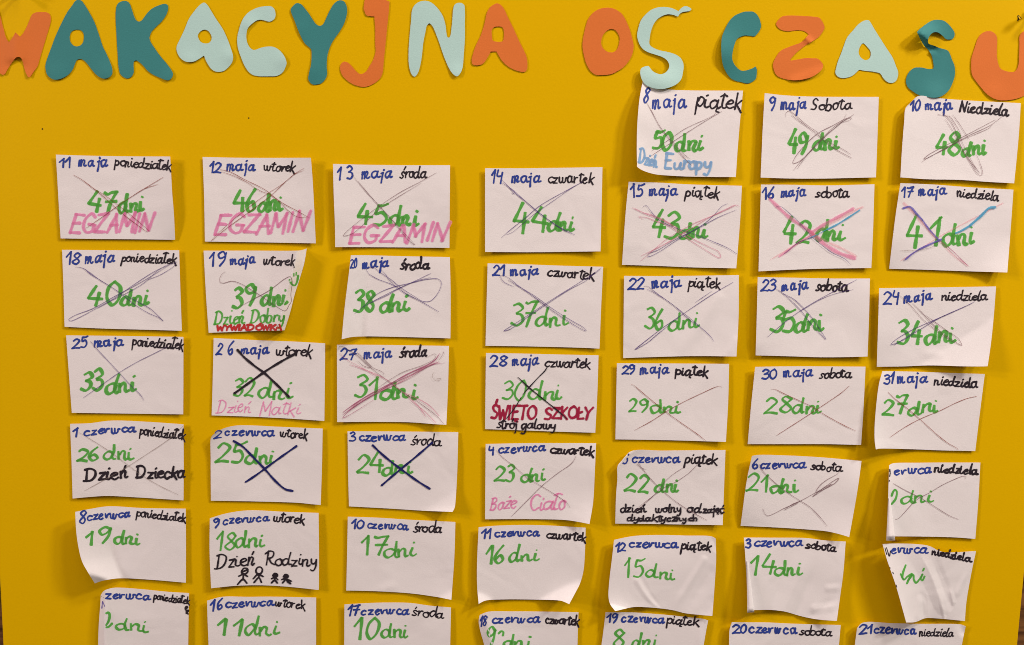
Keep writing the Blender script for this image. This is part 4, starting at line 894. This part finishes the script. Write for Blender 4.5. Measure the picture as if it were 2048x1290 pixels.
card((1480, 710, Z), [(178, 140), (600, 133), (1472, 137)], [(1472, 137), (1450, 600), (1420, 1055)], [(90, 1045), (600, 1045), (1000, 1045), (1420, 1055)], [(178, 140), (130, 600), (90, 1045)],
     [14, 2.5, 5, 12, 3, 6, 4, 4, 11],
     [('d', 'b', '30', 245, 288, 430, 275, 108), ('d', 'b', 'maja', 512, 265, 855, 250, 68), ('w', 'k', 'sobota', 930, 272, 1295, 268, 62),
      ('c', 'g', '28', 280, 690, 580, 685, 200, 28), ('c', 'g', 'dni', 620, 690, 945, 680, 90, 28)],
     [('rp', 6, [(368, 400), (410, 402), (500, 445), (650, 515), (850, 610), (1000, 705), (1200, 815), (1360, 892)]), ('rp', 6, [(1283, 360), (1200, 435), (1050, 540), (900, 640), (700, 770), (430, 943)])],
     'white card "30 maja sobota, 28 dni" with one thin red cross')
card((1730, 720, Z), [(205, 130), (600, 138), (1000, 152), (1405, 165)], [(1405, 165), (1350, 600), (1293, 1068)], [(128, 1050), (145, 1042), (500, 1045), (900, 1060), (1293, 1068)],
     [(205, 130), (165, 280), (130, 560), (113, 800), (115, 950), (128, 1050)], [15, 3, 4, 26, 4, 5, 38, 5, 6],
     [('d', 'b', '31', 220, 278, 335, 275, 118), ('d', 'b', 'maja', 380, 268, 720, 262, 68), ('w', 'k', 'niedziela', 808, 288, 1315, 330, 60, 23),
      ('c', 'g', '27', 195, 635, 495, 632, 205, 32), ('c', 'g', 'dni', 505, 655, 850, 608, 92, 32)],
     [('rp', 6, [(272, 378), (340, 445), (460, 540), (640, 690), (850, 880), (980, 980), (1085, 1040), (1090, 1053)]), ('rp', 6, [(1312, 425), (1200, 450), (1050, 510), (900, 585), (640, 695), (450, 800), (292, 908)])],
     'white card "31 maja niedziela, 27 dni" with its left side curled forward', terms=[('l', .1, 0, 8)])
card((120, 820, Z), [(118, 163), (350, 155), (600, 125), (1000, 138), (1447, 168)], [(1447, 168), (1450, 600), (1448, 1060)], [(148, 1038), (350, 1020), (550, 1008), (900, 1025), (1448, 1060)], [(118, 163), (135, 600), (148, 1038)],
     [5, 6, 9, 4, 5, 9, 5, 5, 8],
     [('d', 'b', '1', 155, 310, 215, 310, 100), ('d', 'b', 'czerwca', 275, 295, 880, 255, 62), ('w', 'k', 'poniedziałek', 930, 285, 1462, 352, 58),
      ('c', 'g', '26', 185, 600, 435, 595, 168, 32), ('c', 'g', 'dni', 495, 588, 850, 575, 90, 28),
      ('n', 'k', 'Dzień', 300, 828, 785, 800, 84, 27), ('n', 'k', 'Dziecka', 900, 800, 1460, 795, 74, 25)],
     [('pc', 6, [(215, 260), (300, 310), (540, 460), (800, 650), (950, 760), (1150, 880), (1385, 995)]), ('pc', 7, [(1440, 190), (1280, 340), (1000, 530), (800, 660), (500, 830), (285, 948)])],
     'white card "1 czerwca poniedziałek, 26 dni" with bold black Dzień Dziecka', terms=[('k', .36, -.1, .3, 1.1, 7, .45)])
card((400, 830, Z), [(150, 235), (220, 185), (300, 150), (420, 125), (600, 123), (900, 138), (1438, 160)], [(1438, 160), (1430, 600), (1415, 1055)], [(128, 1005), (700, 1015), (1150, 1030), (1300, 1045), (1415, 1055)],
     [(150, 235), (128, 270), (125, 500), (128, 1005)], [18, 3, 6, 7, 2.5, 8, 4, 4, 10],
     [('d', 'b', '2', 160, 280, 242, 268, 88, 18), ('d', 'b', 'czerwca', 295, 245, 880, 240, 58), ('w', 'k', 'wtorek', 932, 255, 1255, 280, 58),
      ('c', 'g', '25', 165, 570, 500, 550, 218, 33), ('c', 'g', 'dni', 520, 580, 870, 575, 95, 33)],
     [('n', 27, [(395, 305), (500, 370), (600, 470), (760, 635), (880, 770), (1000, 870), (1085, 890)]), ('n', 26, [(1130, 365), (980, 470), (760, 630), (650, 710), (535, 785)])],
     'white card "2 czerwca wtorek, 25 dni" with a thick navy cross')
card((680, 840, Z), [(88, 133), (600, 135), (1387, 143)], [(1387, 143), (1375, 600), (1355, 950), (1345, 1030), (1320, 1078)], [(105, 1013), (600, 1040), (1000, 1065), (1320, 1078)], [(88, 133), (95, 600), (105, 1013)],
     [5, 2.5, 5, 4, 2.5, 10, 4, 4, 18],
     [('d', 'b', '3', 110, 255, 172, 250, 105), ('d', 'b', 'czerwca', 222, 245, 770, 240, 58), ('w', 'k', 'środa', 825, 290, 1175, 302, 66, 18),
      ('c', 'g', '24', 185, 620, 480, 615, 222, 32), ('c', 'g', 'dni', 495, 645, 820, 620, 95, 33)],
     [('n', 27, [(385, 298), (480, 390), (600, 490), (720, 580), (900, 710), (1050, 805)]), ('n', 26, [(1080, 265), (950, 380), (720, 570), (600, 670), (490, 765)])],
     'white card "3 czerwca środa, 24 dni" with a thick navy cross', terms=[('c', 'br', .3, 14, 1.5)])
card((950, 860, Z), [(125, 165), (600, 155), (1420, 155)], [(1420, 155), (1405, 500), (1385, 850), (1343, 1103)], [(118, 1047), (600, 1045), (1050, 1055), (1200, 1075), (1343, 1103)], [(125, 165), (121, 600), (118, 1047)],
     [9, 2.5, 5, 8, 2.5, 15, 7, 4, 34],
     [('d', 'b', '4', 155, 290, 222, 285, 100), ('d', 'b', 'czerwca', 275, 275, 825, 240, 58), ('w', 'k', 'czwartek', 875, 270, 1385, 302, 58, 25),
      ('c', 'g', '23', 230, 600, 465, 590, 175, 28), ('c', 'g', 'dni', 515, 612, 820, 595, 85, 28), ('n', 'p', 'Boże', 175, 940, 480, 915, 84, 19), ('n', 'p', 'Ciało', 632, 938, 1050, 925, 92, 21)],
     [('br', 5, [(250, 235), (300, 300), (450, 420), (620, 565), (780, 660), (950, 765), (1080, 860), (1113, 910)]), ('br', 6, [(1183, 305), (1165, 350), (1110, 410), (980, 500), (780, 660), (620, 820), (425, 1015)])],
     'white card "4 czerwca czwartek, 23 dni" with pink Boże Ciało')
card((1210, 880, Z), [(215, 230), (300, 135), (700, 125), (1413, 118)], [(1413, 118), (1395, 600), (1380, 998)], [(120, 980), (600, 985), (1000, 993), (1380, 998)], [(215, 230), (150, 300), (145, 450), (130, 650), (120, 980)],
     [24, 3, 5, 12, 3, 7, 5, 5, 15],
     [('d', 'b', 'czerwca', 315, 268, 880, 262, 62), ('w', 'k', 'piątek', 935, 272, 1310, 282, 62, 22),
      ('c', 'g', '22', 225, 602, 500, 618, 210, 32), ('c', 'g', 'dni', 570, 608, 865, 605, 85, 32),
      ('n', 'k', 'dzień', 175, 848, 470, 850, 52, 19), ('n', 'k', 'wolny', 592, 850, 888, 850, 52, 19), ('n', 'k', 'od', 960, 850, 1112, 850, 52, 19), ('n', 'k', 'zajęć', 1150, 853, 1385, 856, 48, 19), ('n', 'k', 'dydaktycznych', 260, 950, 1085, 950, 40, 18)],
     [('br', 6, [(370, 235), (420, 310), (520, 440), (660, 580), (800, 700), (960, 810), (1195, 942)]), ('br', 5, [(1090, 285), (980, 390), (850, 480), (700, 555), (560, 660), (400, 780)]),
      ('br', 5, [(945, 310), (830, 380), (720, 470), (620, 600), (520, 700), (400, 800), (300, 880)]), ('br', 4, [(370, 280), (430, 330), (480, 345)])],
     'white card "czerwca piątek, 22 dni" with its top left corner folded over the date',
     terms=[('c', 'tl', .16, -10, 1)], draws=[('date_writing', 'b', 20, [(262, 215), (262, 245), (240, 275), (215, 272)]), ('date_writing', 'b', 22, [(276, 168), (277, 174)])])
card((1460, 890, Z), [(258, 130), (320, 118), (700, 125), (1100, 148), (1543, 188)], [(1543, 188), (1500, 500), (1440, 850), (1398, 1080)], [(125, 948), (500, 965), (900, 990), (1150, 1015), (1300, 1050), (1398, 1080)], [(258, 130), (200, 400), (125, 948)],
     [24, 3, 10, 15, 3, 24, 4, 5, 36],
     [('d', 'b', '6', 262, 275, 328, 275, 125), ('d', 'b', 'czerwca', 352, 272, 880, 270, 60), ('w', 'k', 'sobota', 945, 285, 1300, 315, 55),
      ('c', 'g', '21', 190, 550, 440, 545, 205, 28), ('c', 'g', 'dni', 445, 575, 790, 560, 95, 32)],
     [('br', 6, [(340, 225), (380, 300), (480, 400), (620, 520), (800, 640), (940, 730), (1040, 830), (1140, 950)]),
      ('br', 6, [(385, 740), (405, 800), (440, 830), (500, 812), (630, 745), (800, 670), (1010, 555), (1195, 455), (970, 605), (1100, 500), (1275, 388), (1240, 440), (1010, 550), (1060, 470), (1150, 400), (1270, 330), (1310, 265)]),
      ('br', 5, [(635, 765), (720, 700), (850, 645)]), ('br', 5, [(635, 765), (800, 680)])],
     'white card "6 czerwca sobota, 21 dni" with its right side standing off the board')
card((1740, 900, Z), [(225, 180), (260, 160), (600, 150), (1295, 148)], [(1295, 148), (1270, 600), (1235, 1043)], [(205, 1012), (400, 1013), (600, 1015), (1000, 1025), (1235, 1043)], [(225, 180), (215, 500), (206, 800), (205, 1012)],
     [20, 3, 4, 34, 5, 5, 42, 7, 6],
     [('d', 'b', 'erwca', 285, 295, 720, 270, 62), ('w', 'k', 'niedziela', 755, 258, 1250, 288, 54, 25), ('c', 'g', 'dni', 355, 632, 715, 605, 82, 26)],
     [('br', 6, [(272, 390), (400, 465), (600, 565), (800, 690), (950, 780), (1040, 812)]), ('br', 6, [(1115, 338), (1125, 315), (1080, 310), (1000, 340), (850, 410), (700, 500), (560, 575), (480, 650), (400, 740), (340, 800), (295, 818)])],
     'white card "erwca niedziela" whose left edge is rolled up over the date',
     draws=[('countdown_writing', 'g', 24, [(256, 535), (272, 490), (295, 465), (316, 492), (300, 575), (256, 632)]), ('date_writing', 'k', 12, [(232, 222), (236, 262)]), ('date_writing', 'k', 12, [(240, 262), (230, 315)]), ('date_writing', 'k', 10, [(228, 350), (227, 372)])],
     rolls=[((228, 560), (244, 1062), 6, 54)])
card((130, 1000, Z), [(120, 140), (300, 105), (510, 75), (900, 95), (1415, 103)], [(1415, 103), (1418, 500), (1417, 970)], [(350, 978), (410, 955), (500, 935), (650, 918), (1000, 935), (1417, 970)],
     [(120, 140), (130, 350), (155, 540), (200, 720), (270, 850), (350, 978)], [5, 3, 6, 6, 4, 7, 10, 6, 9],
     [('d', 'b', '8', 165, 278, 250, 270, 140), ('d', 'b', 'czerwca', 255, 245, 775, 192, 58), ('w', 'k', 'poniedziałek', 835, 190, 1415, 258, 55, 19),
      ('c', 'g', '19', 235, 540, 505, 505, 185, 33), ('c', 'g', 'dni', 560, 512, 870, 520, 88, 31)], [],
     'white card "8 czerwca poniedziałek" with curled left side and turned back corner', terms=[('l', .31, 38, 58), ('c', 'bl', .15, -24, 1)])
card((400, 1000, Z), [(115, 215), (300, 160), (560, 123), (1000, 140), (1390, 152)], [(1390, 152), (1395, 600), (1393, 1055)], [(130, 1035), (400, 1008), (700, 1000), (1000, 1015), (1393, 1055)], [(115, 215), (112, 600), (130, 1035)],
     [16, 4, 9, 14, 4, 12, 14, 4, 15],
     [('d', 'b', '9', 145, 325, 222, 322, 102), ('d', 'b', 'czerwca', 265, 285, 810, 240, 58), ('w', 'k', 'wtorek', 855, 255, 1220, 275, 58, 20),
      ('c', 'g', '18', 185, 595, 390, 590, 230, 25), ('c', 'g', 'dni', 400, 565, 735, 552, 95, 29),
      ('n', 'k', 'Dzień', 185, 800, 640, 765, 86, 20), ('n', 'k', 'Rodziny', 760, 765, 1365, 770, 84, 18)], [],
     'white card "9 czerwca wtorek, 18 dni" with Dzień Rodziny and four stick figures',
     draws=[('family_drawing', 'k', 20, q) for q in (
         [(490, 830), (515, 800), (555, 805), (560, 840), (525, 868), (490, 855), (488, 835)], [(490, 845), (550, 820)], [(510, 865), (505, 930)], [(455, 893), (508, 872), (555, 895)], [(440, 990), (505, 930), (550, 975)],
         [(655, 825), (670, 795), (705, 785), (730, 810), (722, 850), (690, 868), (660, 850), (655, 825)], [(690, 865), (690, 910)], [(625, 922), (680, 872), (740, 897)], [(635, 965), (690, 910), (720, 965)],
         [(855, 885), (875, 862), (905, 872), (905, 895), (875, 905), (855, 890)], [(868, 882), (895, 884)], [(840, 922), (880, 908), (912, 935)], [(880, 900), (876, 940)], [(840, 970), (875, 940), (905, 972)],
         [(980, 898), (1000, 875), (1030, 885), (1030, 905), (1000, 918), (980, 900)], [(995, 896), (1015, 898)], [(960, 932), (1005, 915)], [(970, 970), (1008, 930), (1025, 960)], [(1030, 935), (1068, 952)], [(1030, 960), (1060, 980)])])
card((670, 1010, Z), [(150, 138), (500, 150), (900, 175), (1412, 200)], [(1412, 200), (1400, 600), (1365, 1112)], [(132, 1003), (500, 1012), (900, 1038), (1200, 1080), (1365, 1112)], [(150, 138), (141, 600), (132, 1003)],
     [8, 2.5, 7, 7, 2.5, 13, 6, 5, 22],
     [('d', 'b', '10', 185, 275, 328, 275, 100), ('d', 'b', 'czerwca', 375, 270, 860, 295, 56, 21), ('w', 'k', 'środa', 912, 312, 1250, 330, 62, 20),
      ('c', 'g', '17', 295, 585, 578, 592, 215, 30), ('c', 'g', 'dni', 570, 618, 935, 598, 98, 27)], [],
     'white card "10 czerwca środa, 17 dni"', terms=[('c', 'br', .12, 8, 1), ('k', .3, 1.0, .42, .93, 2, .1)])
card((930, 1030, Z), [(160, 143), (400, 125), (700, 118), (1000, 125), (1415, 150)], [(1415, 150), (1408, 400), (1390, 650), (1350, 800), (1290, 920), (1222, 1045)], [(160, 1043), (235, 1005), (450, 990), (800, 992), (1080, 1000), (1140, 1010), (1222, 1045)],
     [(160, 143), (140, 600), (143, 850), (160, 1043)], [14, 2.5, 7, 15, 3, 16, 16, 5, 20],
     [('d', 'b', '11', 195, 278, 312, 272, 112), ('d', 'b', 'czerwca', 345, 255, 875, 242, 58), ('w', 'k', 'czwartek', 950, 265, 1415, 308, 55, 22),
      ('c', 'g', '16', 235, 595, 455, 565, 235, 30), ('c', 'g', 'dni', 510, 555, 855, 525, 92, 28)], [],
     'white card "11 czerwca czwartek, 16 dni" with both lower corners curled up', terms=[('c', 'br', .34, 34, 1.2), ('c', 'bl', .16, 16, 1)])
card((1200, 1050, Z), [(165, 175), (400, 130), (700, 118), (1000, 125), (1310, 135), (1357, 160)], [(1357, 160), (1362, 400), (1345, 700), (1318, 1067)], [(178, 1010), (400, 962), (550, 965), (680, 975), (850, 998), (1000, 1035), (1150, 1052), (1318, 1067)],
     [(165, 175), (140, 400), (110, 650), (100, 850), (120, 930), (178, 1010)], [20, 3, 14, 24, 8, 18, 34, 9, 28],
     [('d', 'b', '12', 183, 308, 292, 302, 115), ('d', 'b', 'czerwca', 340, 258, 915, 270, 58), ('w', 'k', 'piątek', 945, 285, 1300, 300, 58, 23),
      ('c', 'g', '15', 278, 622, 512, 615, 220, 24), ('c', 'g', 'dni', 530, 612, 880, 632, 84, 26)], [],
     'crumpled white card "12 czerwca piątek, 15 dni"', fine=2,
     terms=[('k', .455, 1.03, .27, .62, 2.8, 0.062), ('k', .49, 1.03, .3, .6, -1.4, 0.050), ('k', .6, 1.03, .88, .3, 2.8, 0.062), ('k', .72, 1.03, .95, .45, -1.9, 0.100), ('k', .27, 1.0, .27, .5, 1.9, 0.200), ('k', .9, 1.05, 1.0, .85, -2.4, 0.125), ('k', .95, .0, 1.0, .12, -1.9, 0.075), ('c', 'bl', .13, 12, 1)])
card((1460, 1050, Z), [(163, 148), (500, 150), (900, 155), (1100, 180), (1357, 195)], [(1357, 195), (1330, 550), (1290, 850), (1253, 1125)], [(208, 1000), (290, 998), (450, 995), (640, 1015), (800, 1060), (950, 1095), (1100, 1115), (1253, 1125)],
     [(163, 148), (185, 450), (200, 750), (208, 1000)], [16, 3, 9, 22, 4, 18, 28, 5, 34],
     [('d', 'b', '3', 182, 265, 236, 262, 102, 26), ('d', 'b', 'czerwca', 282, 250, 850, 242, 62), ('w', 'k', 'sobota', 885, 265, 1240, 318, 52, 22),
      ('c', 'g', '14', 215, 585, 490, 580, 218, 30), ('c', 'g', 'dni', 505, 602, 845, 582, 90, 29)], [],
     'white card "czerwca sobota, 14 dni" with a narrow roll at its left edge', fine=2, terms=[('k', .66, .15, .38, 1.05, 3.7, 0.200), ('k', .72, .3, .52, 1.05, -1.9, 0.075), ('k', 1.0, .8, .74, .88, 2.4, 0.075), ('k', 1.0, .58, .86, .6, 1.9, 0.062), ('k', .95, .72, .7, .98, -1.9, 0.088)], rolls=[((206, 420), (244, 1026), 5, 42)])
card((1740, 1060, Z), [(148, 165), (300, 160), (560, 168), (700, 190), (800, 240), (870, 260), (1000, 262), (1243, 248)], [(1243, 248), (1190, 500), (1130, 850), (1113, 1068)], [(425, 1085), (530, 1080), (650, 1035), (800, 1038), (1113, 1068)],
     [(148, 165), (200, 350), (300, 640), (380, 920), (425, 1085)], [48, 20, 4, 54, 16, 5, 56, 10, 7],
     [('d', 'b', 'erwca', 250, 280, 675, 272, 62), ('w', 'k', 'niedziela', 725, 290, 1170, 372, 48, 24)], [],
     'badly crumpled white card "erwca niedziela" turned away from the board on its left',
     fine=2, terms=[('k', .34, .0, .62, .74, 6.1, 0.213), ('k', .5, .1, .72, .74, -4.2, 0.150), ('k', .16, 1.05, .3, .78, 3.7, 0.112), ('k', .3, 1.05, .34, .74, -2.4, 0.100), ('k', .74, .54, .8, .74, 3.2, 0.062), ('k', .95, .3, .86, .6, 1.9, 0.075), ('k', .62, .74, .66, 1.02, 2.4, 0.062)],
     draws=[('date_writing', 'k', 9, [(175, 205), (190, 260), (200, 292)]), ('date_writing', 'k', 9, [(192, 200), (208, 250), (226, 312)]), ('date_writing', 'k', 9, [(240, 245), (232, 310)]),
            ('date_writing', 'k', 8, [(230, 430), (240, 452)]), ('date_writing', 'k', 8, [(265, 490), (278, 517)]), ('date_writing', 'k', 8, [(305, 640), (318, 674)]),
            ('countdown_writing', 'g', 24, [(420, 412), (388, 500), (382, 560), (400, 582), (440, 545), (490, 515)]), ('countdown_writing', 'g', 22, [(360, 515), (375, 550), (390, 575)]),
            ('countdown_writing', 'g', 24, [(492, 520), (460, 570), (435, 625)]), ('countdown_writing', 'g', 22, [(450, 590), (510, 525), (515, 580), (540, 618), (590, 565), (615, 520)]),
            ('countdown_writing', 'g', 22, [(615, 520), (598, 575), (615, 592), (640, 545)]), ('countdown_writing', 'g', 22, [(622, 475), (634, 450)])])
Y = 7.314
card((170, 1170, Y), [(230, 150), (270, 90), (400, 45), (550, 42), (900, 70), (1200, 100), (1520, 120)], [(1520, 120), (1512, 600), (1505, 1240)], [(195, 1230), (700, 1235), (1505, 1240)], [(230, 150), (222, 300), (200, 600), (192, 878), (195, 1230)],
     [34, 3, 7, 44, 4, 9, 46, 5, 9],
     [('d', 'b', 'zerwca', 292, 200, 960, 212, 74, 28), ('w', 'k', 'poniedziałek', 1000, 205, 1522, 285, 60, 22), ('c', 'g', 'dni', 445, 640, 910, 692, 105, 34)], [],
     'white card "zerwca poniedziałek" cut off below, its left edge bent over the date', terms=[('l', .085, -32, -36)],
     draws=[('countdown_writing', 'g', 36, [(312, 412), (345, 402), (362, 440), (345, 530), (312, 585)]), ('countdown_writing', 'g', 32, [(312, 618), (345, 612), (395, 565)]), ('date_writing', 'pu', 12, [(255, 235), (245, 350)]), ('date_writing', 'pu', 12, [(255, 235), (290, 320)]), ('date_writing', 'k', 12, [(240, 165), (246, 170)]), ('date_writing', 'k', 14, [(262, 178), (268, 184)]),
            ('weekday_writing', 'k', 24, [(1470, 350), (1500, 325), (1490, 310), (1465, 330), (1475, 365), (1515, 370)]), ('weekday_writing', 'k', 20, [(1480, 375), (1482, 415)]), ('weekday_writing', 'k', 18, [(1512, 385), (1490, 398), (1508, 425)])])
card((400, 1170, Y), [(103, 230), (320, 175), (700, 175), (1000, 172), (1698, 185)], [(1698, 185), (1697, 878), (1695, 1240)], [(135, 1220), (800, 1225), (1695, 1240)], [(103, 230), (110, 500), (125, 878), (135, 1220)],
     [13, 3, 6, 12, 3, 7, 9, 4, 7],
     [('d', 'b', '16', 145, 385, 330, 355, 155, 30), ('d', 'b', 'czerwca', 375, 335, 1075, 300, 74, 29), ('w', 'k', 'wtorek', 1098, 305, 1530, 350, 70, 25), ('c', 'g', '11', 240, 748, 610, 735, 240, 46), ('c', 'g', 'dni', 645, 740, 1130, 722, 128, 36)], [],
     'white card "16 czerwca wtorek, 11 dni" cut off by the bottom of the photo')
card((670, 1170, Y), [(138, 285), (500, 265), (800, 258), (1100, 265), (1400, 305), (1697, 330)], [(1697, 330), (1685, 878), (1675, 1330)], [(132, 1270), (800, 1290), (1675, 1330)], [(138, 285), (135, 878), (132, 1270)],
     [11, 3, 6, 9, 3, 9, 8, 4, 10],
     [('d', 'b', '17', 165, 450, 352, 440, 145, 30), ('d', 'b', 'czerwca', 388, 430, 1085, 432, 72, 28), ('w', 'k', 'środa', 1128, 445, 1585, 495, 78, 23), ('c', 'g', '10', 270, 808, 610, 785, 270, 40), ('c', 'g', 'dni', 670, 772, 1055, 775, 112, 34)], [],
     'white card "17 czerwca środa, 10 dni" cut off by the bottom of the photo')
card((930, 1170, Y), [(215, 440), (330, 395), (700, 388), (1100, 390), (1660, 400)], [(1660, 400), (1645, 878), (1635, 1400)], [(335, 1390), (800, 1395), (1635, 1400)], [(215, 440), (200, 530), (230, 700), (280, 878), (335, 1390)],
     [30, 3, 5, 34, 3, 6, 34, 4, 7],
     [('d', 'b', '18', 215, 605, 315, 580, 135, 24), ('d', 'b', 'czerwca', 388, 555, 1100, 550, 72, 28), ('w', 'k', 'czwartek', 1172, 562, 1655, 585, 72, 27), ('c', 'g', '9', 312, 905, 420, 900, 235, 36), ('c', 'g', 'dni', 540, 925, 960, 925, 105, 36)], [],
     'white card "18 czerwca" cut off below, with a bent strip under the number', terms=[('l', .085, -20, -22)], draws=[('countdown_writing', 'g', 34, [(495, 705), (530, 675), (562, 690), (555, 735)])])
card((1190, 1170, Y), [(155, 400), (500, 400), (1000, 435), (1400, 475), (1600, 500), (1655, 520)], [(1655, 520), (1620, 700), (1590, 878), (1500, 1420)], [(40, 1360), (700, 1390), (1500, 1420)], [(155, 400), (120, 700), (95, 878), (40, 1360)],
     [11, 2.5, 10, 9, 3, 10, 9, 4, 10],
     [('d', 'b', '19', 170, 550, 330, 545, 118, 28), ('d', 'b', 'czerwca', 388, 545, 1015, 558, 76, 29), ('w', 'k', 'piątek', 1045, 560, 1500, 592, 70, 25), ('c', 'g', '8', 262, 925, 425, 920, 300, 36), ('c', 'g', 'dni', 520, 930, 905, 925, 118, 34)], [],
     'white card "19 czerwca piątek, 8 dni" cut off by the bottom of the photo', terms=[('k', .955, -.1, .955, 1.1, 4, .06)])
card((1440, 1170, Y), [(175, 545), (400, 548), (700, 550), (1000, 565), (1766, 588)], [(1766, 588), (1740, 878), (1680, 1500)], [(100, 1450), (700, 1470), (1680, 1500)], [(175, 545), (140, 660), (132, 878), (100, 1450)],
     [17, 3, 6, 18, 3, 7, 16, 3, 9],
     [('d', 'b', '20', 180, 708, 385, 700, 122, 30), ('d', 'b', 'czerwca', 425, 700, 1125, 715, 80, 30), ('w', 'k', 'sobota', 1155, 722, 1625, 745, 66, 24)], [],
     'white card "20 czerwca sobota" cut off by the bottom of the photo')
card((1690, 1170, Y), [(178, 630), (255, 555), (700, 560), (1100, 570), (1600, 572), (1700, 580), (1765, 605)], [(1765, 605), (1710, 878), (1630, 1500)], [(80, 1450), (700, 1470), (1630, 1500)], [(178, 630), (160, 760), (145, 878), (80, 1450)],
     [18, 3, 10, 14, 3, 9, 12, 3, 11],
     [('d', 'b', '21', 208, 732, 410, 705, 128, 29), ('d', 'b', 'czerwca', 425, 700, 1045, 720, 76, 29), ('w', 'k', 'niedziela', 1080, 745, 1580, 755, 65, 22)], [],
     'white card "21 czerwca niedziela" with clipped-looking top corners', terms=[('k', .93, -.05, .99, .12, -4, .06)])
